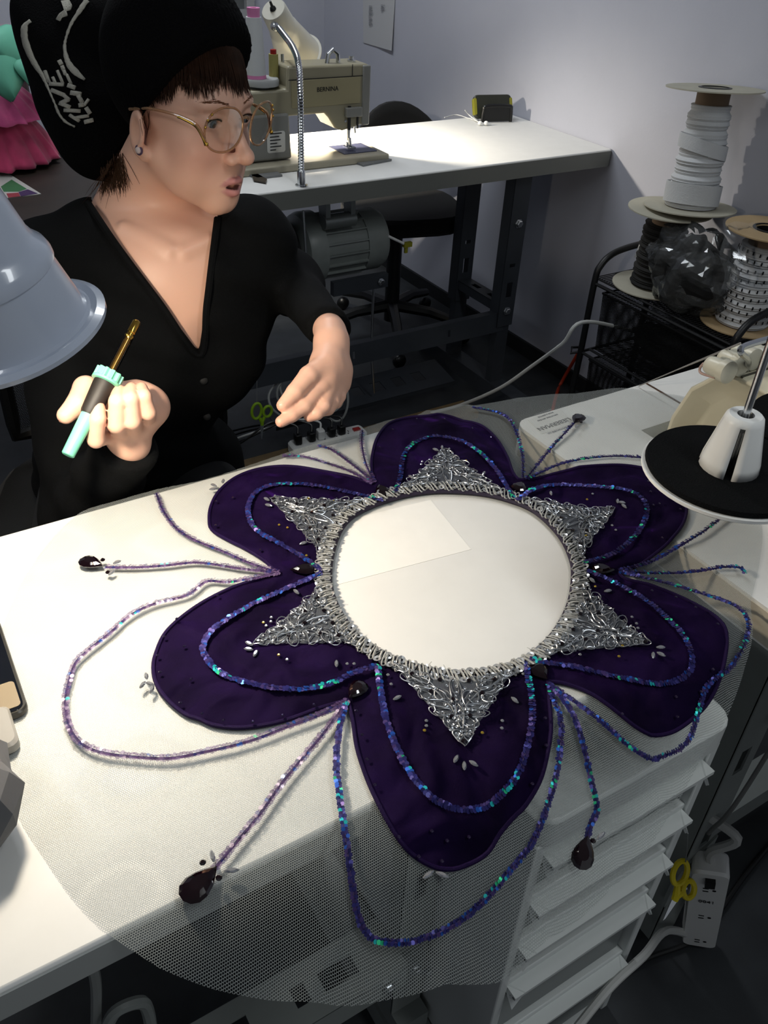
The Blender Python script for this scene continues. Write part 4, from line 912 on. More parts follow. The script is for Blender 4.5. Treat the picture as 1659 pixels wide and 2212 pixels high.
for k,(x,m,h) in enumerate(((-.10,M_blkp,.034),(-.055,M_blkp,.030),(-.025,M_wht,.030),(.012,M_blkp,.03),(.045,M_blkp,.03))):
    c=S1c+R1@np.array([x,0,.0335]); q=MB(); q.rbox(c+[0,0,h/2],(.022,.026,h),.006,R1); 
    tt=thing('plug',c,('white' if m is M_wht else 'black')+' plug in the power strip '+('below the hand' if k==2 else ('at its left end' if k==0 else 'second from the left' if k==1 else 'right of the white plug' if k==3 else 'nearest the red switch')),'plug','plugs in the power strip'); q.build('plug_body',m,tt)
    e=c+[0,0,h]; q=MB(); q.tube(bez([e,e+[0,.015,.02],e+[-.06,.05,.03-.004*k],e+[-.14-.02*k,.08+.02*k,-.03],(e[0]-.2-.03*k,e[1]+.12+.03*k,.004)],6),.0032,6); q.build('cable',m,tt)
b=MB(); rg=np.random.default_rng(4)
P=[]
for (u,v,ru,rv,ph) in ((650,850,52,42,0.),(640,860,60,45,1.2),(655,838,50,35,2.),(700,850,42,45,.4),(728,862,24,48,3.),(735,830,18,30,1.)):
    for k in range(9):
        a=ph+k*2*PI/9*1.02; P.append(aty(u+ru*math.cos(a),v+rv*math.sin(a),2.06+.02*math.sin(a*1.3+ph)))
b.tube(bez(P,4),.0036,6); tag(b.build('cable_coil',mat('white cable','#a9aba9',.5)),'coil of white cable hanging behind the hand under the sewing table','cable')
def scissors(name,lab,pt,m,hang,fx=1):
    "two finger loops, blades, and the cord they hang by; pt maps (x,y) in centimetres to space"
    t_=thing(name,pt(0,0),lab,'scissors')
    for s,(cx,cy,rx,ry) in ((-1,(-1.6,2.6,1.35,2.2)),(1,(1.5,1.9,1.2,1.5))):
        q=MB(); q.tube([pt(cx+rx*math.cos(a),cy+ry*math.sin(a)) for a in np.arange(20)*2*PI/20],.0042,8,close=True); q.tube([pt(cx*.5,cy-ry+.2),pt(0,-.8),pt(.1,-1.8)],[.0045,.006,.005],8); q.build('handle',m,t_)
    q=MB(); q.plate([pt(-.5,-1.5),pt(.6,-1.5),pt(.25,-5.5),pt(0,-6.2)],.0025); q.build('blade',M_chrome,t_)
    q=MB(); q.tube([pt(-1.6,4.8),hang],.0009,5); q.build('cord',mat('grey string','#777a78',.8),t_)
c=aty(566,905,1.93); scissors('scissors','lime green handled scissors hanging on a string beside the black sleeve',lambda x,y:c+np.array([.98,-.1,0])*x*.0105+np.array([.1,.05,1.])*y*.0105,mat('lime green plastic','#7fa31c',.4),aty(555,700,1.93))
c2=aty(1466,1926,.318); e1=np.array([.62,-.30,.45]); e1/=np.linalg.norm(e1)
scissors('scissors','yellow handled scissors hanging on the table leg beside the white power strip',lambda x,y:c2+(CM[0]*(x*.55+y*.42)+CM[1]*(y*.75-x*.7))*.0088,mat('yellow plastic','#d8c416',.4),aty(1486,1800,.31))
# second strip, screwed to the table leg
u0=aty(1535,1835,.335); u1=aty(1508,1998,.335); xd=(u0-u1); Ls=np.linalg.norm(xd); xd/=Ls; zd=V3((-.70,-.60,.25)); zd=zd-xd*(zd@xd); zd/=np.linalg.norm(zd); yd=np.cross(zd,xd)
p2,R2=strip('power_strip',(u0+u1)/2,xd,yd,zd,Ls,.052,.036,'white power strip hanging on the table leg beside the yellow scissors',3,False)
text('0041',.012,(u0+u1)/2+R2@np.array([Ls*.16,0,.0372]),R2[:,1]*-1,R2[:,0],'lettering',M_blkp,p2,depth=.0003)
b=MB(); b.tube(bez([u0-xd*.01+zd*.015,u0+xd*.03+zd*.015,u0+xd*.07+zd*.01-yd*.03,aty(1515,1750,.36),aty(1495,1700,.38)],6),.0072,8); b.tube(bez([u1+xd*.01+zd*.015,u1-xd*.03+zd*.01,aty(1440,2010,.33),aty(1390,2065,.31),aty(1320,2130,.30),aty(1230,2240,.29)],6),.0065,8); b.build('cord',mat('white flex','#b5b6b3',.5),p2)
def cable(name,pts,r,m,lab,n=8): q=MB(); q.tube(bez(pts,n),r,8); return tag(q.build(name,m),lab,'cable')
M_bc=mat('black flex','#08090a',.5)
cable('power_cable',[atz(1700,1780,.005),atz(1610,1890,.005),atz(1560,1960,.005),atz(1500,2030,.005),atz(1400,2070,.005),atz(1300,2120,.005),atz(1180,2200,.005),atz(1100,2260,.005)],.0045,M_bc,'black cable curving across the floor in front of the drawer tower')
cable('power_cable',[(2.05,1.50,.36),(2.048,1.62,.33),atd(1268,695,2.40),atd(1215,742,2.42),atd(1150,790,2.52),atd(1080,838,2.63),atd(1000,873,2.76),atd(930,893,2.84),atd(850,915,2.86),atd(790,938,2.86)],.0055,mat('white flex','#b5b6b3',.5),'long white cable running over the floor from the cart to the power strip')
cable('extension_cord',[(2.035,1.93,.16),atz(1213,826,.006),atz(1203,850,.006),atz(1190,900,.006)],.006,mat('orange flex','#b5391a',.5),'orange extension cord by the left foot of the cart')
for k,(a,bq) in enumerate((((1560,1660),(1700,1668)),((1556,1690),(1660,1708)))): cable('extension_cord',[atz(a[0]-60,a[1]-20,.008),atz(*a,.008),atz((a[0]+bq[0])/2,(a[1]+bq[1])/2+6,.008),atz(*bq,.008)],.008,mat('red flex','#a02a1e',.5),'red cord on the floor behind the right table leg, '+('farther' if k==0 else 'nearer')+' of two')
cable('power_cable',[atz(165,1990,.75),aty(180,2020,.50),aty(205,2110,.50),aty(208,2180,.50),aty(205,2260,.50)],.006,mat('grey flex','#8d908d',.5),'grey cable hanging below the front edge of the work table at left')
cable('strap',[(.80,.30,.80),aty(1600,1720,.30),aty(1530,1800,.325)],.003,mat('grey strap','#6a6b69',.7),'thin grey strap hanging from the right table down to the power strip')
b=MB(); b.tube(bez([aty(225,2230,.48),aty(250,2185,.48),aty(300,2165,.48),aty(318,2180,.48),aty(330,2240,.48)],6),.007,8); tag(b.build('tube_frame',M_lsteel),'bent grey metal tube under the front edge of the work table','frame')
# ================================================================== left side
b=MB(); b.bx(-1.2,.60,2.05,2.75,.735,.775)
dk=thing('brown_desk',(-.2,2.45,0),'dark brown desk behind the person at left','desk'); b.build('desktop',mat('dark brown wood','#20160f',.55,noise=.3,nscale=14),dk,bevel=.003)
for x in (-1.15,.55):
    for y in (2.11,2.70): b=MB(); b.bx(x-.03,x+.03,y-.03,y+.03,0,.735); b.build('leg',mat('dark brown wood','#20160f',.55,noise=.3,nscale=14),dk)
b=MB(); pc=[atz(u,v,.776) for u,v in ((-60,395),(12,371),(89,419),(15,428),(-60,440))]; b.prism([tuple(p[:2]) for p in pc],.775,.7765); pc_=tag(b.build('photo_print',mat('print white','#b0b0ac',.35)),'colourful printed picture lying on the brown desk','picture')
for nm,q,m in (('green_patch',((2,403),(25,388),(58,408),(40,414),(8,414)),mat('print green','#2f6b45',.4)),('purple_patch',((40,415),(60,409),(82,418),(45,424)),mat('print purple','#3b2f55',.4)),('red_patch',((14,418),(40,416),(44,424),(18,427)),mat('print red','#8d3a42',.4))):
    q_=[tuple(atz(u,v,.7768)[:2]) for u,v in q]; b=MB(); b.prism(q_,.7765,.7770); b.build(nm,m,pc_)
# pink tutu
tc=atz(-25,372,.775); tc=V3((tc[0]+.024,tc[1]+.12,.775))
tu=thing('pink_costume',tc,'pink ruffled tutu with a mint green top standing on the brown desk','costume')
def ruffle(name,z0,z1,r0,r1,m,wv,nf,par):
    n=120; G=[]
    for i in range(n):
        a=2*PI*i/n; row=[]
        for j in range(12):
            t=j/11; r=r0+(r1-r0)*t**.7; w=wv*t*(math.sin(a*nf)+.6*math.sin(a*nf*1.7+1)); row.append(tc+np.array([math.cos(a)*(r+w),math.sin(a)*(r+w),z0+(z1-z0)*t+.2*wv*math.sin(a*nf*.9)*t]))
        G.append(row)
    q=MB(); q.grid(G,True); return q.build(name,m,par,ang=180,solid=.002)
M_pk=mat('pink tulle','#c9508a',.8,noise=.2,nscale=25,sheen=.3); M_mint=mat('mint fabric','#5aa58c',.7,noise=.12,nscale=10)
ruffle('ruffle',.20,.115,.08,.168,M_pk,.007,22,tu); ruffle('ruffle',.125,.012,.10,.185,mat('deep pink tulle','#a52f58',.8,noise=.3,nscale=20,sheen=.3),.007,20,tu)
q=MB(); q.lathe([(.085,.19),(.075,.22),(.08,.25),(.085,.28),(.07,.31),(.04,.325),(.005,.327)],tc,(0,0,1),28); q.build('bodice',M_mint,tu)
for k,(a,zz,r) in enumerate(((-.35,.235,.14),(-1.25,.235,.13),(.5,.22,.12),(-2.1,.225,.12),(-.8,.27,.12),(-.65,.215,.15))):
    c=tc+np.array([math.cos(a)*r,math.sin(a)*r,zz]); e=np.array([math.cos(a),math.sin(a),0]); s=np.array([-e[1],e[0],0]); G=[]
    for i in range(11):
        u=-1+i/5; row=[]
        for j in range(9):
            w_=j/8; wd=.085*math.sin(PI*(.10+.895*w_))**.9; row.append(c+s*u*wd+e*(.060*w_-.02*u*u+.012)+np.array([0,0,.06-.11*w_*w_-.012*u*u]))
        G.append(row)
    q=MB(); q.grid(G); q.build('leaf_flap',M_mint,tu,ang=180,solid=.003)
q=MB(); c=aty(38,112,tc[1]-.09)
for k in range(5):
    a=k*2*PI/5; q.ell(c+CM[0]*.014*math.cos(a)+CM[1]*.014*math.sin(a),(.011,.011,.011),n=10,m=6)
q.build('fabric_flower',mat('mauve flower','#8d3f6a',.7),tu)
q=MB(); P=[aty(u,v,tc[1]-.13) for u,v in ((2,132),(14,132),(24,133))]; q.tube(P,[.007,.009,.005],8); q.tube(bez([aty(u,v,tc[1]-.13) for u,v in ((24,133),(34,136),(42,146),(40,150),(36,140))],5),.002,6); q.build('tassel',mat('mauve flower','#8d3f6a',.7),tu)
# shelf clutter behind
cc=thing('storage_box',(.25,2.66,.775),'grey translucent box standing on the brown desk behind the pink tutu','box')
b=MB(); b.bx(-.05,.52,2.645,2.74,.775,1.06); b.build('box_body',mat('grey box','#5c565e',.5,noise=.15,nscale=8),cc,bevel=.006); b=MB(); b.bx(-.06,.53,2.64,2.745,1.06,1.08); b.build('lid',mat('grey lid','#7a7078',.5),cc,bevel=.004)
# phone and cloth at the left edge of the work table
pl=thing('smartphone',atz(20,1460,TZ+.003),'black smartphone lying on the work table at the left edge of the picture','phone')
c=[atz(u,v,TZ)[:2] for u,v in ((-60,1400),(0,1352),(58,1535),(10,1560))]
ctr=atz(-20,1470,TZ); e=atz(58,1535,TZ)-atz(2,1365,TZ); e/=np.linalg.norm(e); s=np.cross([0,0,1],e); R=np.stack([e,s,[0,0,1]],1)
pcn=atz(64,1545,TZ)-e*.068-s*.033 if (atz(57,1535,TZ)-s*.03)[0]<atz(57,1535,TZ)[0] else atz(64,1545,TZ)-e*.068+s*.033
b=MB(); b.rbox((pcn[0],pcn[1],TZ+.0055),(.138,.068,.008),.010,R); b.build('body',mat('dark phone edge','#3b3a36',.3,.5),pl)
b=MB(); b.rbox((pcn[0],pcn[1],TZ+.0098),(.132,.062,.0006),.008,R); b.build('screen',mat('black glass','#0a0d14',.08,spec=.7,coat=1),pl)
b=MB(); b.rbox((pcn[0]+e[0]*.045,pcn[1]+e[1]*.045,TZ+.0104),(.034,.058,.0006),.004,R); b.build('screen_reflection',mat('beige reflection','#7d705a',.4),pl)  # beige reflection on the glass, built as a thin coloured plate
gc=atz(-14,1600,TZ); b=MB(); b.rbox((gc[0],gc[1],TZ+.008),(.05,.04,.014),.008,R); tag(b.build('plastic_case',mat('grey case','#8f8d88',.3)),'small grey plastic case next to the smartphone at the left edge','case')
cl=atz(-115,1770,TZ); blob((cl[0],cl[1],TZ+.036),(.055,.075,.036),12,.55,'crumpled_paper',mat('grey crumpled paper','#4e4f52',.6),'crumpled grey paper bag at the left edge of the work table','paper',n=9,fq=2.6,smooth=False)
# ================================================================== the person: distance-field modelling
def smin(a,b,k):
    h=np.clip(.5+.5*(b-a)/k,0,1); return b+(a-b)*h-k*h*(1-h)
def smax(a,b,k): return -smin(-a,-b,k)
def ellf(p,c,r,R=None):
    q=p-np.asarray(c,np.float32); 
    if R is not None: q=q@np.asarray(R,np.float32)
    r=np.asarray(r,np.float32); k0=np.linalg.norm(q/r,axis=-1); k1=np.linalg.norm(q/(r*r),axis=-1)+1e-9
    return k0*(k0-1)/k1
def cone_f(p,a,b,ra,rb):
    a=np.asarray(a,np.float32); b=np.asarray(b,np.float32); ab=b-a; t=np.clip((p-a)@ab/max(ab@ab,1e-12),0,1)
    return np.linalg.norm(p-a-t[...,None]*ab,axis=-1)-(ra+(rb-ra)*t)
def sph(p,c,r): return np.linalg.norm(p-np.asarray(c,np.float32),axis=-1)-r
def surfnets(f,lo,hi,h,B=20,lip=1.7):
    lo=V3(lo); n=np.ceil((V3(hi)-lo)/h).astype(int)+1; n=((n+B-1)//B)*B
    F=np.full(n,1.,np.float32)
    nb=n//B; half=B*h/2
    ci=np.stack(np.meshgrid(*[np.arange(k) for k in nb],indexing='ij'),-1).reshape(-1,3)
    cc=(lo+(ci*B+B/2)*h).astype(np.float32); dc_=f(cc)
    near=np.abs(dc_)<half*1.74*lip+h
    for k,(i,j,l) in enumerate(ci):
        if not near[k]: F[i*B:(i+1)*B,j*B:(j+1)*B,l*B:(l+1)*B]=np.sign(dc_[k])
    loc=np.stack(np.meshgrid(*[np.arange(B)]*3,indexing='ij'),-1).reshape(-1,3)
    idx=np.where(near)[0]; CH=60
    for s in range(0,len(idx),CH):
        ch=idx[s:s+CH]; P=(lo+(ci[ch][:,None,:]*B+loc[None])*h).astype(np.float32); d=f(P.reshape(-1,3)).reshape(len(ch),B,B,B)
        for q,k in enumerate(ch):
            i,j,l=ci[k]; F[i*B:(i+1)*B,j*B:(j+1)*B,l*B:(l+1)*B]=d[q]
    S=F<0
    c8=[S[a:n[0]-1+a,b_:n[1]-1+b_,c:n[2]-1+c] for a in (0,1) for b_ in (0,1) for c in (0,1)]
    cnt=sum(x.astype(np.int8) for x in c8); act=(cnt>0)&(cnt<8)
    I=np.argwhere(act); vid=np.full(act.shape,-1,np.int32); vid[act]=np.arange(len(I))
    acc=np.zeros((len(I),3)); w=np.zeros(len(I))
    off=np.array([(a,b_,c) for a in (0,1) for b_ in (0,1) for c in (0,1)])
    vals=np.stack([F[I[:,0]+o[0],I[:,1]+o[1],I[:,2]+o[2]] for o in off],1)
    for a in range(8):
        for b_ in range(a+1,8):
            if np.abs(off[a]-off[b_]).sum()==1:
                va,vb=vals[:,a],vals[:,b_]; m=(va<0)!=(vb<0); t=np.where(m,va/np.where(m,va-vb,1),0)
                p=off[a]+(off[b_]-off[a])*t[:,None]; acc[m]+=p[m]; w[m]+=1
    V=lo+(I+acc/w[:,None])*h
    quads=[]
    for ax in range(3):
        u,v=(ax+1)%3,(ax+2)%3
        sl=[slice(1,-1)]*3; sl[ax]=slice(0,-1); A=S[tuple(sl)]
        sl2=list(sl); sl2[ax]=slice(1,None); Bq=S[tuple(sl2)]
        for flip in (0,1):
            E_=np.argwhere((A&~Bq) if not flip else (~A&Bq)); 
            if len(E_)==0: continue
            E_=E_+np.array([1 if k!=ax else 0 for k in range(3)])
            du=np.zeros(3,int); du[u]=1; dv=np.zeros(3,int); dv[v]=1
            q=[E_-du-dv,E_-dv,E_,E_-du]
            ids=np.stack([vid[tuple(np.clip(x,0,np.array(vid.shape)-1).T)] for x in q],1)
            if flip: ids=ids[:,::-1]
            quads.append(ids[(ids>=0).all(1)])
    return V,np.concatenate(quads)
def meshof(V,Q,name,m,parent,col=None,smooth_it=2):
    # Laplacian relax
    if smooth_it:
        e=np.concatenate([Q[:,[0,1]],Q[:,[1,2]],Q[:,[2,3]],Q[:,[3,0]]]); 
        for it in range(smooth_it):
            s=np.zeros_like(V); w=np.zeros(len(V))
            for a,b_ in ((0,1),(1,0)):
                np.add.at(s,e[:,a],V[e[:,b_]]); np.add.at(w,e[:,a],1)
            V=V+.5*(s/np.maximum(w,1)[:,None]-V)
    b=MB(); b.v=V.tolist(); b.f=[tuple(q) for q in Q.tolist()]; b.n=len(V); b.c=[None]*len(V) if col is None else [tuple(c) for c in col]
    return b.build(name,m,parent,ang=180)
# ---- joints
HC_=np.array([.428,1.203,1.170])
def rot(yaw,pitch,roll):
    cy,sy,cp,sp,cr,sr=math.cos(yaw),math.sin(yaw),math.cos(pitch),math.sin(pitch),math.cos(roll),math.sin(roll)
    return np.array([[cy,-sy,0],[sy,cy,0],[0,0,1]])@np.array([[1,0,0],[0,cp,-sp],[0,sp,cp]])@np.array([[cr,0,sr],[0,1,0],[-sr,0,cr]])
HR=rot(math.radians(206),math.radians(-5),math.radians(-3))
def hw(p): return HC_+HR@V3(p)          # head space -> room
def toh(P): return (P-HC_.astype(np.float32))@HR.astype(np.float32)
def headf(P):
    p=toh(P)
    q=p.copy(); q[:,0]=np.abs(q[:,0])
    d=ellf(p,(0,-.012,.048),(.073,.092,.083))
    d=smin(d,ellf(p,(0,.026,.012),(.064,.066,.072)),.02)
    d=smin(d,ellf(p,(0,.026,-.045),(.057,.063,.063)),.02)
    d=smin(d,cone_f(q,(.046,.006,-.05),(.010,.066,-.096),.020,.019),.02)
    d=smin(d,ellf(q,(.033,.055,-.032),(.028,.027,.034)),.018)
    d=smin(d,ellf(q,(.034,.045,-.066),(.022,.026,.026)),.02)
    d=smin(d,ellf(p,(0,.072,-.097),(.019,.016,.016)),.016)
    d=smin(d,ellf(q,(.022,.074,.029),(.028,.016,.011)),.014)
    d=smin(d,ellf(p,(0,.072,-.068),(.029,.020,.027)),.020)
    d=smax(d,-ellf(q,(.033,.097,.011),(.0165,.014,.0115)),.012)
    d=smin(d,cone_f(p,(0,.084,.016),(0,.1095,-.026),.0068,.0090),.010)
    d=smin(d,ellf(p,(0,.1115,-.030),(.0118,.0125,.0105)),.007)
    d=smin(d,ellf(q,(.0135,.099,-.0345),(.0080,.0105,.0085)),.005)
    d=smax(d,-ellf(q,(.0058,.104,-.0415),(.0036,.005,.004)),.003)
    # lids around an eye slit
    d=smin(d,ellf(q,(.032,.0735,.0095),(.0165,.0145,.0128)),.005)
    d=smax(d,-ellf(q,(.0325,.090,.0085),(.0135,.0135,.0060)),.002)
    # lips
    u=np.minimum(cone_f(q,(.0270,.0805,-.0728),(.006,.0980,-.0640),.0026,.0044),cone_f(q,(.006,.0980,-.0640),(0,.0988,-.0648),.0044,.0040))
    l_=cone_f(q,(.0262,.0805,-.0742),(.002,.0960,-.0803),.0028,.0058)
    d=smin(d,u,.004); d=smin(d,l_,.004)
    d=smax(d,-ellf(p,(0,.099,-.0722),(.0150,.016,.0034)),.002)
    d=smax(d,-ellf(p,(0,.1015,-.091),(.014,.0045,.004)),.006)
    # ears
    er=ellf(q,(.0735,-.010,-.020),(.0065,.018,.030),rotm((0,0,1),-.35)@rotm((1,0,0),-.15)); er=smin(er,ellf(q,(.069,-.003,-.046),(.006,.0095,.011)),.006)
    er=smax(er,-ellf(q,(.081,-.008,-.018),(.007,.010,.017)),.004)
    d=smin(d,er,.004)
    return d
J_=lambda u,v,z: atd(u,v,z)
N_=np.array([.385,1.292,1.03]); SR=J_(128,575,1.28); SL=J_(532,530,1.30)
Lx=(SL-SR); Lx[2]=0; Lx/=np.linalg.norm(Lx); Fx=np.array([Lx[1],-Lx[0],0]); Ux=np.array([0,0,1.])+.22*Fx; Ux/=np.linalg.norm(Ux)
BR=np.stack([Lx,np.cross(Ux,Lx),Ux],1)   # columns lateral, back?, up
MS=(SR+SL)/2
ER=np.array([.170,1.035,.680]); WR=J_(277,958,1.05); EL=J_(628,610,1.42); WLj=J_(714,716,1.155)
CH=MS+Fx*.035-Ux*.095; BE=np.array([MS[0]-.055,MS[1]+.03,.68])+Fx*.02; HP=np.array([MS[0]-.05,MS[1]+.07,.55])
def torsof(P,g=0.):
    d=cone_f(P,SR,SL,.058+g,.056+g)
    d=smin(d,ellf(P,CH,(.158+g,.098+g,.165+g),BR),.05)
    for s in (-1,1): d=smin(d,ellf(P,CH+Lx*.075*s+Fx*.055-Ux*.055,(.062+g,.052+g,.062+g)),.04)
    d=smin(d,cone_f(P,CH-Ux*.05-Lx*.012,BE,.108+g,.100+g),.06); d=smin(d,ellf(P,HP,(.175+g,.13+g,.13+g),BR),.06)
    d=smin(d,cone_f(P,N_+[0,0,-.02],SR,.046+g*.6,.046+g),.03); d=smin(d,cone_f(P,N_+[0,0,-.02],SL,.046+g*.6,.046+g),.03)
    return d
def armf(P,g=0.):
    r=smin(cone_f(P,SR,ER,.050+g,.040+g),cone_f(P,ER,WR,.040+g,.027+g),.02)
    l=smin(cone_f(P,SL,EL,.048+g,.040+g),cone_f(P,EL,WLj,.037+g,.0215+g),.03)
    return np.minimum(r,l)
def chain(P,pts,rs):
    d=None
    for i in range(len(pts)-1):
        c=cone_f(P,pts[i],pts[i+1],rs[i],rs[i+1]); d=c if d is None else smin(d,c,.0025)
    return d
JJ=lambda L: [atd(*q) for q in L]
# right hand, palm up, fingers curled round the tool
RF=[(JJ([(236,938,1.015),(207,950,.972),(211,905,.957),(213,880,.962)]),(.011,.0096,.0088,.0074)),
    (JJ([(262,930,1.018),(252,917,.974),(254,868,.962),(257,846,.975)]),(.012,.0105,.0098,.0082)),
    (JJ([(290,925,1.022),(286,910,.978),(283,862,.966),(284,840,.980)]),(.0115,.0096,.0088,.0076)),
    (JJ([(318,905,1.025),(320,891,.986),(311,856,.974),(306,838,.986)]),(.0105,.0090,.0083,.0070))]
RT=(JJ([(240,868,1.02),(186,840,.995),(168,872,.978),(142,897,.968)]),(.018,.0150,.0128,.0100))
LF=[(JJ([(690,835,1.10),(657,878,1.078),(630,897,1.068),(607,911,1.062)]),(.0125,.0100,.0088,.0074)),
    (JJ([(708,842,1.115),(699,877,1.092),(684,893,1.086),(668,900,1.085)]),(.012,.0095,.0085,.0072)),
    (JJ([(723,842,1.13),(719,868,1.112),(709,884,1.108),(697,889,1.112)]),(.0115,.009,.008,.007)),
    (JJ([(735,832,1.145),(734,856,1.13),(727,870,1.128),(717,876,1.13)]),(.0105,.008,.0073,.0065))]
LT=(JJ([(702,790,1.11),(667,812,1.085),(637,847,1.070),(611,876,1.062)]),(.016,.0128,.0108,.0082))
def handsf(P):
    out=None
    for F_,T_,palm in ((RF,RT,((276,948,1.045,.0205),(262,890,1.035,.030),(300,880,1.04,.030),(325,878,1.035,.019),(232,868,1.03,.022))),
                       (LF,LT,((716,737,1.145,.0195),(708,790,1.125,.022),(722,800,1.14,.021),(700,815,1.112,.016),(728,825,1.145,.014)))):
        c=[atd(*q[:3]) for q in palm]; r=[q[3] for q in palm]
        d=sph(P,c[0],r[0])
        for i in range(1,len(c)): d=smin(d,cone_f(P,c[0],c[i],r[0]*.9,r[i]),.012)
        for i in range(1,len(c)-1): d=smin(d,cone_f(P,c[i],c[i+1],r[i],r[i+1]),.01)
        fs=None
        for pts,rr_ in F_:
            d=smin(d,cone_f(P,c[0],pts[0],r[0]*.7,rr_[0]),.01)
            q=chain(P,pts,rr_); fs=q if fs is None else smin(fs,q,.0012)
        q=chain(P,*T_); d=smin(d,q,.006); d=smin(d,fs,.004)
        out=d if out is None else np.minimum(out,d)
    return out
NK0=hw((0,-.022,-.045)); 
def coref(P): return smin(cone_f(P,NK0,N_,.051,.058),torsof(P),.035)
def surf(u,v,f):
    d=ray(u,v)/np.linalg.norm(ray(u,v)); p=atd(u,v,.95)
    for _ in range(90): p=p+d*float(np.clip(f(p[None].astype(np.float32))[0],-.02,.04))*.85
    return p
NT=surf(376,540,coref); CL=[surf(268,492,coref),surf(366,540,coref),surf(398,545,coref),surf(452,520,coref)]
CL=[c+ray(370,530)/np.linalg.norm(ray(370,530))*.0045 for c in CL]
def bodyf(P):
    d=headf(P)
    nk=cone_f(P,NK0,N_,.051,.058)
    t=torsof(P); nk=smin(nk,t,.035)
    # throat and collar bones
    d=smin(d,nk,.022)
    d=smin(d,cone_f(P,CL[0],CL[1],.006,.0075),.012); d=smin(d,cone_f(P,CL[2],CL[3],.0075,.006),.012)
    d=smin(d,armf(P),.012)
    return smin(d,handsf(P),.006)
t0_=__import__('time').time()
pe=thing('person',(MS[0],MS[1]+.05,0),'person in black cardigan and black knit hat holding a mint green tool over the table','person')
V,Q=surfnets(bodyf,(.02,.80,.60),(.70,1.42,1.29),.0022)
p=toh(V.astype(np.float32)).astype(float); q=p.copy(); q[:,0]=np.abs(q[:,0])
sk=np.array([.69,.405,.295]); col=np.tile(sk,(len(V),1))
def mixc(m,c):
    global col
    col=col*(1-m[:,None])+np.array(c)*m[:,None]
g=lambda d,s: np.clip(np.exp(-(d/s)**2),0,1)
mixc(.45*g(np.linalg.norm((q-[.038,.066,-.034])/[1,1.2,.9],axis=1),.028),(.74,.31,.235))
mixc(.30*g(np.linalg.norm(p-[0,.112,-.03],axis=1),.016),(.68,.29,.20))
pl_=p.astype(np.float32); ql_=q.astype(np.float32)
lipd=np.minimum(np.minimum(cone_f(ql_,(.0270,.0805,-.0728),(.006,.0985,-.0635),.0030,.0052),cone_f(ql_,(.006,.0985,-.0635),(0,.0995,-.0645),.0052,.0048)),cone_f(ql_,(.0262,.0805,-.0742),(.002,.0965,-.0805),.0032,.0068))
lm=np.clip((.0012-lipd)/.0016,0,1)*(p[:,1]>.07); mixc(.85*lm,(.47,.18,.175))
mm_=(ellf(pl_,(0,.093,-.0722),(.0142,.015,.0034))<.0005)*lm; mixc(.9*mm_,(.05,.012,.012))
mixc(.22*g(np.linalg.norm((q-[.032,.084,.006])/[1.1,1,.8],axis=1),.012),(.42,.22,.17))
W=V.astype(np.float32)
for F_,T_ in ((RF,RT),(LF,LT)):
    for pts,rr_ in F_+[T_]:
        e=pts[-1]; mixc(.30*g(np.linalg.norm(V-e,axis=1),.011),(.66,.26,.18))
        d_=(pts[-1]-pts[-2])/np.linalg.norm(pts[-1]-pts[-2])
# small tattoo marks below the finger knuckles
for u,v,z in ((252,934,.985),(285,925,.99),(318,905,.995)): 
    e=atd(u,v,z); dd=np.linalg.norm((V-e)@CM.T*[1,2.2,.5],axis=1); mixc(.55*(dd<.0065)*(np.sin((V@CM[1])*2600)>0),(.10,.13,.15))
M_skin=attrmat('skin',.46,spec=.45,sss=.12,bump=.06,bscale=900)
body=meshof(V,Q,'body',M_skin,pe,col,1)
# ---- nails
M_nail=mat('fingernail','#d69a84',.25,spec=.6)
def nail(pts,r,side):
    d_=pts[-1]-pts[-2]; d_/=np.linalg.norm(d_); n_=V3(side)-d_*(V3(side)@d_); n_/=np.linalg.norm(n_); R=np.stack([np.cross(d_,n_),d_,n_],1)
    q=MB(); q.ell(pts[-1]+n_*(r*.66)-d_*.001,(r*.68,r*.95,r*.24),R,12,8); q.build('fingernail',M_nail,pe)
tocam=-CM[2]
nail(RF[0][0],.0074,tocam)
for k in (1,2,3): nail(RF[k][0],RF[k][1][-1],tocam*.5+CM[1])
nail(RT[0],.010,-CM[1]*.3+CM[0]*-.5+CM[2]*.6); nail(LT[0],.0082,tocam*.6+CM[1]*.6-CM[0]*.5); nail(LF[0][0],.0074,-CM[1]*.5+CM[0]*.2+tocam*.3)
# ---- eyes
for s in (1,-1):
    b=MB(); n,m=24,18; c=hw((s*.032,.0735,.0088)); f_=V3((s*.05,.96,-.20)); f_/=np.linalg.norm(f_); fw_=HR@f_; x,y,d=frame(fw_)
    for j in range(m+1):
        th=PI*j/m; 
    rs=[]; cols=[]
    for j in range(m+1):
        th=PI*(j+.02)/(m+.04); cc_=(.008,.007,.007) if th<.22 else ((.10,.14,.17) if th<.50 else ((.03,.04,.05) if th<.56 else (.62,.58,.55)))
        rs.append([c+(d*math.cos(th)+(x*math.cos(t)+y*math.sin(t))*math.sin(th))*.0118 for t in np.arange(n)*2*PI/n]); cols+=[cc_]*n
    b.rings(rs); b.c=cols; b.build('eye',attrmat('eye',.12,spec=.6,coat=.5),pe)
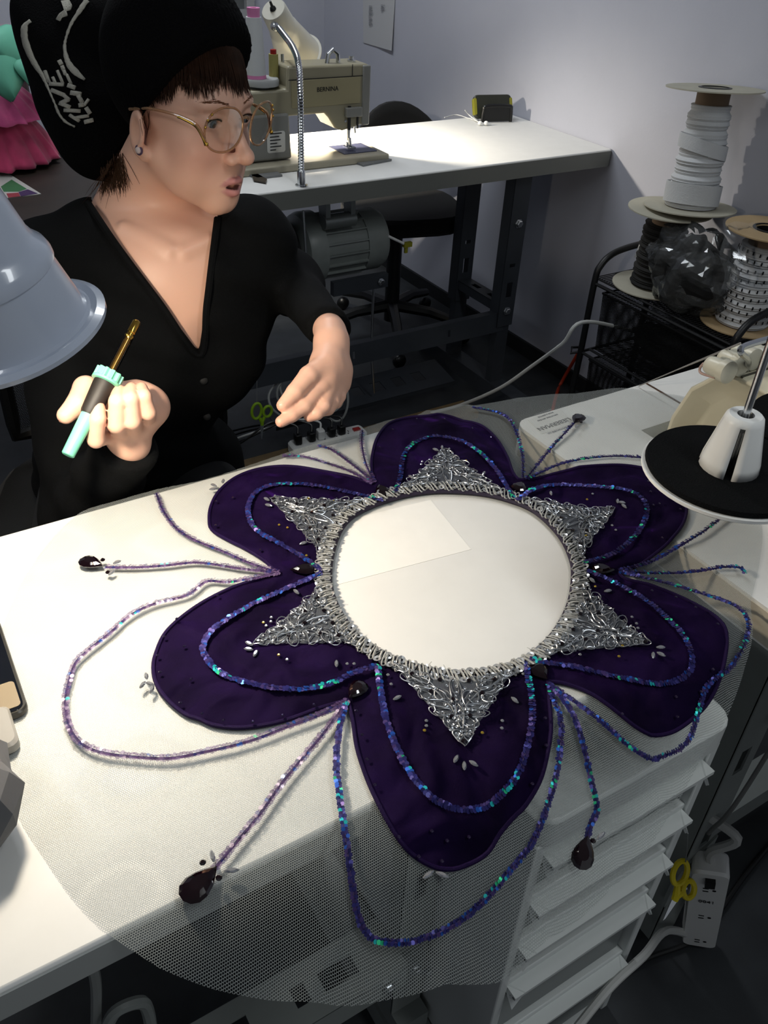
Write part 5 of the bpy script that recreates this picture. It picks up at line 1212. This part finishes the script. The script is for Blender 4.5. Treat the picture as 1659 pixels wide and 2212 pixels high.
# ---- cardigan
TRI=[(186,430),(190,350),(500,350),(470,470),(458,560),(446,660),(431,770)]
vd=ray(400,600); vd/=np.linalg.norm(vd); tx=CM[0]-vd*(CM[0]@vd); tx/=np.linalg.norm(tx); ty=np.cross(vd,tx)
TP=np.array([[ (atd(u,v,1.20)-atd(400,600,1.20))@tx,(atd(u,v,1.20)-atd(400,600,1.20))@ty] for u,v in TRI])
T0=atd(400,600,1.20)
def poly2(P2,T):
    d=np.full(len(P2),1e9); ins=np.zeros(len(P2),bool); n=len(T)
    for i in range(n):
        a,b_=T[i],T[(i+1)%n]; e=b_-a; w=P2-a; t=np.clip((w@e)/(e@e),0,1); d=np.minimum(d,((w-t[:,None]*e)**2).sum(1))
        c1=P2[:,1]>=a[1]; c2=P2[:,1]<b_[1]; cr=e[0]*w[:,1]-e[1]*w[:,0]
        ins^=((c1&c2&(cr>0))|(~c1&~c2&(cr<0)))
    d=np.sqrt(d); return np.where(ins,-d,d)
def vcut(P):
    # perspective prism from the neckline outline, front of the neck only
    r=P-O3; zc=r@CM[2]; u=FW/2+FPX*(r@CM[0])/zc; v=FH/2-FPX*(r@CM[1])/zc
    return poly2(np.stack([(P-T0)@tx,(P-T0)@ty],1),TP)
def cardf(P):
    g=.012
    d=torsof(P,g); a=smin(cone_f(P,SR,ER,.064,.056),cone_f(P,ER,WR+(WR-ER)*-.06,.056,.040),.02)
    a2=smin(cone_f(P,SL,EL,.055,.047),cone_f(P,EL,WLj+(EL-WLj)*.05,.044,.030),.03)
    fold=.0035*np.sin(P[:,0]*38+P[:,2]*30)*np.sin(P[:,1]*26-P[:,2]*44)+.002*np.sin(P[:,2]*90+P[:,0]*40)
    d=smin(d,np.minimum(a,a2),.03)+fold
    # open cuffs
    for Wp,Ep in ((WR,ER),(WLj,EL)):
        ax=(Wp-Ep)/np.linalg.norm(Wp-Ep); d=smax(d,np.minimum((P-(Wp-ax*(-.004 if Wp is WR else .012)))@ax,.10-np.linalg.norm(P-Wp,axis=1)) ,.004)
    dep=(P-N_)@Fx
    cut=smax(vcut(P),-(dep+.045),.01)
    # neck opening all round
    cut=np.minimum(cut,cone_f(P,N_+[0,0,-.02],N_+[0,0,.2],.062,.09))
    return smax(d,-cut,.004)
V,Q=surfnets(cardf,(-.02,.82,.42),(.76,1.52,1.12),.0046)
M_card_=mat('black cotton knit','#040506',.9,bump=.25,bscale=600,spec=.15)
cardi=meshof(V,Q,'cardigan',M_card_,pe,None,2); cardi['label']='black v necked cardigan'
def march(f,P,D,n=60,step=1.):
    P=P.astype(np.float32).copy(); D=D.astype(np.float32)
    for _ in range(n): P+=D*(np.clip(f(P),-.02,.05)*step)[:,None]
    return P
# ribbed neckline band
bl=resample(np.array(bez([(191,440,0),(255,535,0),(345,655,0),(431,769,0),(447,658,0),(459,560,0),(470,472,0)],8)),n=70)
P0=np.array([atd(u,v,1.0) for u,v,_ in bl]); D0=np.array([ray(u,v)/np.linalg.norm(ray(u,v)) for u,v,_ in bl])
S0=march(lambda P:torsof(P,.012),P0,D0,70,.9)
b=MB(); b.tube([x-d*.002 for x,d in zip(S0,D0)],.0052,8); b.build('neckband',M_card_,cardi)
for u,v in ((440,822),(447,900)):
    s=march(lambda P:torsof(P,.012),np.array([atd(u,v,1.0)]),np.array([ray(u,v)/np.linalg.norm(ray(u,v))]),70,.9)[0]
    b=MB(); b.lathe([(.0055,-.002),(.006,.002),(.004,.0032)],s,-ray(u,v),14); b.build('button',mat('dull black button','#08090a',.6,spec=.3),cardi)
# ---- trousers
def trf(P):
    d=None
    for s,kn,ft in ((-1,(.10,.93,.575),(.11,1.02,.10)),(1,(.34,.93,.575),(.33,1.04,.10))):
        h_=HP+Lx*.085*s-[0,0,.03]; c=smin(cone_f(P,h_,kn,.092,.070),cone_f(P,kn,ft,.068,.048),.03); c=smin(c,cone_f(P,(ft[0],ft[1]+.02,.045),(ft[0],ft[1]-.15,.035),.042,.034),.02)
        d=c if d is None else np.minimum(d,c)
    return smin(d,ellf(P,HP-[0,0,.04],(.17,.135,.10),BR),.03)
V,Q=surfnets(trf,(-.02,.72,.0),(.78,1.52,.66),.0075); meshof(V,Q,'trousers',mat('black trousers','#0a0b0d',.85,bump=.2,bscale=400),pe,None,2)
# ---- knit hat
SLO=[((215,305),1.285,.056),((175,215),1.30,.068),((150,110),1.31,.072),((128,10),1.315,.068),((250,110),1.31,.092),((255,250),1.285,.066)]
SLW=[(atd(*c,z),r) for c,z,r in SLO]
def hatf(P,rib=True):
    p=toh(P); d=ellf(p,(0,-.010,.060),(.088,.108,.112))
    if rib: ang=np.arctan2(p[:,0],p[:,1]-.0); d=d+.0011*np.sin(ang*64)*np.clip((p[:,1]+.04)*20,0,1)
    s=None
    for (c,r) in SLW: q=sph(P,c,r); s=q if s is None else smin(s,q,.05)
    dome=smax(d,-(p[:,2]-1.0*p[:,1]-.004-.45*np.maximum(p[:,1]-.03,0)),.006)
    s=s+.002*np.sin(P[:,0]*60+P[:,2]*35)
    return smin(dome,s,.06)
def hathole(P):
    "leaves the head itself free"
    return smax(hatf(P),-(headf(P)-.0015),.002)
V,Q=surfnets(hathole,(.15,1.05,1.0),(.60,1.55,1.45),.0028)
M_knit=mat('black knit wool','#030304',.95,bump=.9,bscale=420,spec=.12)
hat=meshof(V,Q,'knit_hat',M_knit,pe,None,1); hat['label']='slouchy black knit hat'
M_wk=mat('off white knit wool','#a9a79c',.95,bump=.9,bscale=420)
def onhat(L,off=.0008):
    P=np.array([atd(u,v,1.0) for u,v in L]); D=np.array([ray(u,v)/np.linalg.norm(ray(u,v)) for u,v in L])
    S=march(lambda P:hatf(P,False),P,D,90,.8); return [s-d*off for s,d in zip(S,D)]
def stripe(px,w,name='knitted_stripe'):
    c=resample(bez([(u,v,0) for u,v in px],8),n=44); ww=np.interp(np.linspace(0,1,44),np.linspace(0,1,len(w)),w); L=[];Rr=[]
    for i in range(44):
        d=c[min(i+1,43)]-c[max(i-1,0)]; d/=np.linalg.norm(d); nx=np.array([-d[1],d[0]]); j=random.uniform(-.8,.8)
        L.append(tuple(c[i][:2]+nx*(ww[i]/2+j))); Rr.append(tuple(c[i][:2]-nx*(ww[i]/2+j)))
    A=onhat(L); B_=onhat(Rr); M_=onhat([tuple(x[:2]) for x in c],.0022); b=MB(); b.grid([A,M_,B_]); return b.build(name,M_wk,hat,ang=180,solid=.0015,label='off white knitted stripe')
stripe([(66,45),(54,56),(53,80),(60,105),(70,128),(83,150),(92,163),(104,190),(118,222),(128,246),(142,263),(162,274)],[6,13,14,13,12,10,6,3,3.5,6,5,2])
stripe([(188,0),(172,24),(155,50),(145,75),(140,98),(143,122),(152,143),(168,160),(183,172)],[11,9,7,5,4,7,12,16,4])
def patch(polys,name,lab):
    b=MB()
    for pl in polys:
        pl=resample(np.array([(u,v,0) for u,v in pl]),n=max(18,len(pl)*4),close=True)[:,:2]; c=pl.mean(0)
        S=onhat([tuple(x) for x in pl],.0012); m=onhat([tuple(c)],.0016)[0]; k=len(S); b.add(S+[m],[(i,(i+1)%k,k) for i in range(k)])
    return b.build(name,M_wk,hat,ang=180,solid=.0015,label=lab)
def bars(L):
    "strokes given as (u0,v0,u1,v1,width)"
    out=[]
    for u0,v0,u1,v1,w_ in L:
        d=np.array([u1-u0,v1-v0],float); l=np.hypot(*d); d/=l; nx=np.array([-d[1],d[0]])*w_/2
        a=np.array([u0,v0]); e=np.array([u1,v1]); out.append([tuple(a+nx),tuple((a+e)/2+nx),tuple(e+nx),tuple(e-nx),tuple((a+e)/2-nx),tuple(a-nx)])
    return out
patch([[(132,2),(150,0),(156,12),(152,22),(144,24),(146,34),(134,38),(130,46),(121,42),(128,30),(140,22),(138,12)]],'knitted_patch','ragged off white knitted patch')
# rows of letters running down the hat, read from below: T I M E and again beside it
LT1=bars([(97,152,106,178,7),(106,181,138,183,8),(114,166,120,180,6),(124,152,136,180,6)])   # E
LT2=bars([(110,194,140,206,9),(136,204,150,216,8),(150,214,130,224,9),(128,222,152,232,9)])  # M
LT3=bars([(138,238,174,240,8)])                                                             # I
LT4=bars([(150,248,172,262,7),(160,255,192,250,7)])                                          # T
LT5=bars([(128,130,133,140,9),(134,142,138,152,8),(138,152,142,162,7)])
LT6=bars([(144,160,154,182,6),(146,184,163,190,9)])
LT7=bars([(152,200,176,204,10),(168,204,178,222,9),(170,228,182,226,9),(182,228,192,214,6)])
LT8=bars([(186,232,195,246,9),(182,264,202,259,9)])
patch(LT1+LT2+LT3+LT4,'knitted_lettering','off white knitted letters along the hat edge'); patch(LT5+LT6+LT7+LT8,'knitted_lettering','second row of off white knitted letters')
# ---- hair
M_hair=mat('dark brown hair','#2a1910',.6,noise=.35,nscale=60,spec=.15)
b=MB(); TH=np.linspace(-1.25,1.30,560); K=8; ori=[];dr=[]; 
for th in TH:
    th2=th+random.gauss(0,.02); zr=min(.118,.125*math.cos(th2)+.006); zt=(.046+random.gauss(0,.0045)+.004*math.sin(th*9) if abs(th)<.85 else .038-.05*(abs(th)-.85)+random.gauss(0,.004)); dth=random.gauss(0,.05)
    for k in range(K):
        t=k/(K-1); a=th2+dth*t*t; z=max(zr,zt+.012)*(1-t)+zt*t; ori.append((math.sin(a)*.16,math.cos(a)*.16-.01,z)); dr.append((-math.sin(a),-math.cos(a),0))
ori=np.array(ori,float); dr=np.array(dr,float)
Sw=march(lambda P:headf(P),HC_+ori@HR.T,dr@HR.T,60,.85)
for i in range(len(TH)):
    P=Sw[i*K:(i+1)*K]; o=dr[i*K:(i+1)*K]@HR.T; lift=random.uniform(.0025,.0065)
    b.tube([P[k]-o[k]*(lift*(1-.5*(k/(K-1))**3)) for k in range(K)],[.0012,.0013,.0013,.0012,.0011,.0009,.0006,.0002],4)
hair=b.build('hair',M_hair,pe,label='dark brown fringe under the hat')
b=MB()
def wisps(n,src,dst,j0,j1,r0,sag=0):
    for _ in range(n):
        f=random.random(); a=V3(src[0])*(1-f)+V3(src[1])*f; e=V3(dst[0])*(1-f)+V3(dst[1])*f; a=a+np.array([random.gauss(0,j0),random.gauss(0,j0),random.gauss(0,.002)*0]); e=e+np.array([random.gauss(0,j1),random.gauss(0,j1),0]); m=(a+e)/2+np.array([random.gauss(0,j1*.4),sag+random.gauss(0,j1*.3),0])
        q=[a,(a+m)/2,m,(m+e)/2,e]; L=bez([a,m,e],4); P=np.array([atd(x[0],x[1],x[2]) for x in L]); F0=bodyf(P.astype(np.float32))
        D=np.array([ray(x[0],x[1])/np.linalg.norm(ray(x[0],x[1])) for x in L]); S=march(bodyf,P-D*.16,D,45,.8); o=random.uniform(.001,.005)
        hitm=np.abs(bodyf(S.astype(np.float32)))<.01
        pts=[S[k]-D[k]*o if hitm[k] else P[k] for k in range(len(L))]
        b.tube(pts,[r0]*(len(pts)-2)+[r0*.6,r0*.3],4)
wisps(90,((258,332,1.19),(222,372,1.21)),((264,408,1.21),(212,420,1.22)),4,8,.00042)
wisps(40,((262,330,1.19),(245,360,1.2)),((282,398,1.2),(250,425,1.22)),4,9,.00034)
wisps(14,((254,345,1.19),(232,376,1.21)),((226,434,1.22),(190,416,1.23)),4,12,.00022)
b.build('hair',mat('brown wisps','#332114',.6,spec=.15),pe,label='loose brown wisps at the nape'); b=MB()
wisps(7,((300,262,1.15),(322,238,1.14)),((312,300,1.15),(328,285,1.15)),3,7,.0003)
b.build('hair',mat('brown wisps','#332114',.6,spec=.15),pe,label='loose brown wisps in front of the ear')
LASH=[]
b=MB()
for s in (1,-1):
    for k in range(70):
        f=random.random(); x=.013+.034*f; z=.0305+.005*math.sin(f*2.6)+random.gauss(0,.0008); a=hw((s*x,.14,z)); e=hw((s*(x+.005),.14,z+random.uniform(.0003,.0015)*(1-1.6*f)))
        S=march(headf,np.array([a,e]),np.array([-HR[:,1]]*2),50,.85); b.tube([S[0]+HR[:,1]*.0001,(S[0]+S[1])/2+HR[:,1]*.0004,S[1]+HR[:,1]*.0001],[.0002,.00028,.0001],4)
    L=[hw((s*.032+.0125*math.cos(t),.0,.0095+.0042*math.sin(t))) for t in np.linspace(.1,PI-.1,12)]
    S=march(headf,np.array(L)+HR[:,1]*.13,np.array([-HR[:,1]]*12),50,.85); LASH.append([x+HR[:,1]*.0005 for x in S])
b.build('eyebrow',mat('brown brow hair','#6b4632',.7,spec=.1),pe,label='light brown brows')
for L in LASH:
    b=MB(); b.tube(L,[.0005]+[.0013]*10+[.0005],5); b.build('eyelashes',M_hair,pe,label='dark lashes')
# ---- glasses and earring
M_amb=mat('pale amber acetate','#d8ad86',.12,trans=.7,ior=1.2,spec=.6,coat=.5); M_gld=mat('gold trim','#c8a24a',.18,1)
def glassmat():
    m,t,b_=nt('clear lens'); tr=t.nodes.new('ShaderNodeBsdfTransparent'); gl_=t.nodes.new('ShaderNodeBsdfGlossy'); gl_.inputs['Roughness'].default_value=.02; mx=t.nodes.new('ShaderNodeMixShader'); fr=t.nodes.new('ShaderNodeFresnel'); fr.inputs['IOR'].default_value=1.35
    tr.inputs['Color'].default_value=(.92,.90,.88,1)
    t.links.new(fr.outputs[0],mx.inputs[0]); t.links.new(tr.outputs[0],mx.inputs[1]); t.links.new(gl_.outputs[0],mx.inputs[2]); t.links.new(mx.outputs[0],t.nodes['Material Output'].inputs['Surface']); return m
M_lens=glassmat()
def lensring(s,k=1.):
    o=[]
    for t in np.arange(40)*2*PI/40:
        cx=math.cos(t); sz=math.sin(t); x=.0372+.0292*k*(abs(cx)**.9)*np.sign(cx); z=.007+.0275*k*(abs(sz)**.92)*np.sign(sz); 
        o.append(hw((s*x,.108-.0035*((x-.037)/.028)-.16*max(0,x-.037)+.10*(z-.013),z)))
    return o
b=MB()
for s in (1,-1): b.tube(lensring(s),.0015,8,close=True)
b.tube(bez([hw((.0085,.1065,.016)),hw((.003,.109,.019)),hw((-.003,.109,.019)),hw((-.0085,.1065,.016))],5),.0021,8)
b.build
gf=b.build('eyeglasses',M_amb,pe,label='large round pale amber eyeglasses')
for s in (1,-1):
    b=MB(); R_=lensring(s,.97); c=sum(R_)/len(R_)+HR[:,1]*.0012; k=len(R_); b.add(R_+[c],[(i,(i+1)%k,k) for i in range(k)]); b.build('lens',M_lens,gf,ang=180)
    b=MB(); b.tube(bez([hw((s*.0660,.098,-.003)),hw((s*.0690,.092,.009)),hw((s*.071,.080,.015)),hw((s*.0745,.05,.017)),hw((s*.077,.01,.014)),hw((s*.076,-.02,.006))],6),[.0024]*10+[.0019]*21,8); b.build('temple',M_amb,gf)
    b=MB(); b.tube(bez([hw((s*.0650,.100,-.010)),hw((s*.0675,.097,-.001)),hw((s*.0705,.088,.0105)),hw((s*.0735,.07,.0150)),hw((s*.0745,.062,.0158))],6),.0017,8); b.ell(hw((s*.0650,.1015,-.008)),.0026,n=10,m=6); b.build('temple_trim',M_gld,gf,label='gold trim on the temple')
    b=MB(); RL=lensring(s)
    for k in (1,3,5): b.ell(RL[k]+HR[:,1]*.0012+HR[:,0]*s*.001,.0017,n=10,m=6)
    b.build('hinge_stud',M_gld,gf)
e=hw((.0775,-.002,-.040)); b=MB(); b.lathe([(.0025,-.002),(.0062,0),(.0066,.0018),(.0048,.0024)],e,HR[:,0],18); er=b.build('earring',mat('mauve metal','#6d5a72',.3,.6),pe,label='round mauve stud earring with a pale stone')
b=MB(); b.lathe([(.0046,.002),(.0040,.0042),(.002,.0052)],e,HR[:,0],12); b.build('stone',mat('pale stone','#c8b8b4',.12,spec=1,coat=.5),er)
# ---- setting tool in the hand
ta=atd(146,984,.948); tb_=atd(297,692,.992); td=tb_-ta; TL=np.linalg.norm(td); td/=TL
tl=thing('heat_setting_tool',ta,'mint green crystal setting tool with black grip and gold tip held in the hand','tool')
M_mt=mat('mint plastic','#6fc0a2',.35)
def seg(name,prof,m,n=20,lab=None):
    q=MB(); q.lathe([(r,f*TL) for r,f in prof],ta,td,n); return q.build(name,m,tl,label=lab)
seg('handle',[(.0062,0),(.0073,.006),(.0086,.28),(.0086,.30)],M_mt); seg('grip',[(.0092,.29),(.0105,.31),(.0128,.50),(.0128,.525)],mat('matte black grip','#15110d',.6))
q=MB(); x,y,d=frame(td); rs=[]
for r,f,k in ((.0128,.525,0),(.0165,.53,0),(.0165,.545,0),(.0150,.55,1),(.0150,.605,1),(.0118,.605,0),(.0105,.54,0)):
    rs.append([ta+d*f*TL+(x*math.cos(t)+y*math.sin(t))*(r+(.0013*(1 if (i//2)%2 else -1) if k else 0)) for i,t in enumerate(np.arange(48)*2*PI/48)])
q.rings(rs); q.build('collar',M_mt,tl,ang=30)
seg('rod',[(.0036,.53),(.0036,.87)],mat('brass rod','#b9924a',.25,1)); 
gsh=seg('heat_sleeve',[(.0058,.54),(.0054,.87)],M_lens)
seg('tip',[(.0046,.86),(.0054,.872),(.0054,.882),(.0040,.888),(.0040,.90),(.0050,.905),(.0050,.985),(.0036,.995),(.002,1.0)],M_gld)
# ---- the chair the person sits on
oc=thing('office_chair',(MS[0]-.09,MS[1]+.12,0),'black mesh backed office chair that the person is sitting on','chair')
cxy=np.array([MS[0]-.09,MS[1]+.12])
b=MB(); b.rbox((cxy[0],cxy[1]-.02,.425),(.48,.46,.07),.12,rotm((0,0,1),math.atan2(Lx[1],Lx[0]))); b.build('seat',M_blkf,oc)
G=[];uv=[]
for i in range(17):
    u=-1+i/8; row=[]
    for j in range(13):
        w_=j/12*.72; p=np.array([cxy[0],cxy[1],.52])-Fx*(.205-.05*u*u)+Lx*u*.20*(1-.12*w_*w_)+np.array([0,0,.46*w_]); row.append(p); uv.append((u*.24,w_*.46))
    G.append(row)
b=MB(); b.grid(G); bm_=b.build('mesh_back',netmat('black chair mesh','#0b0c0d',.004,.15,rough=.5),oc,uvs=uv,ang=180)
b=MB(); b.tube([r[0] for r in G]+[G[-1][j] for j in range(1,13)]+[G[i][-1] for i in range(15,-1,-1)]+[G[0][j] for j in range(11,0,-1)],.014,8,close=True); b.build('back_frame',M_blkp,oc)
b=MB(); b.cyl((cxy[0],cxy[1],.07),(cxy[0],cxy[1],.40),.027,n=16); b.build('post',M_blk,oc)
for s in (-1,):
    e=np.array([cxy[0],cxy[1],0])+Lx*s*.30; b=MB(); b.tube(bez([e-Lx*s*.06+[0,0,.42],e+[0,0,.45],e+[0,0,.62]],6),.014,8); b.rbox(e+[0,0,.635],(.06,.22,.03),.025,rotm((0,0,1),math.atan2(Lx[1],Lx[0]))); b.build('armrest',M_blkp,oc)
for k in range(5):
    a=k*2*PI/5+.3; d_=np.array([math.cos(a),math.sin(a),0]); c0_=np.array([cxy[0],cxy[1],.09])
    b=MB(); b.tube([c0_,c0_+d_*.17+[0,0,-.005],c0_+d_*.30+[0,0,-.03]],[.025,.02,.016],8); lg=b.build('leg',M_blkp,oc); b=MB(); b.ell(c0_+d_*.30+[0,0,-.062],(.027,.02,.027)); b.build('caster',M_blkp,lg)
print('person built',round(__import__('time').time()-t0_,1),'s')
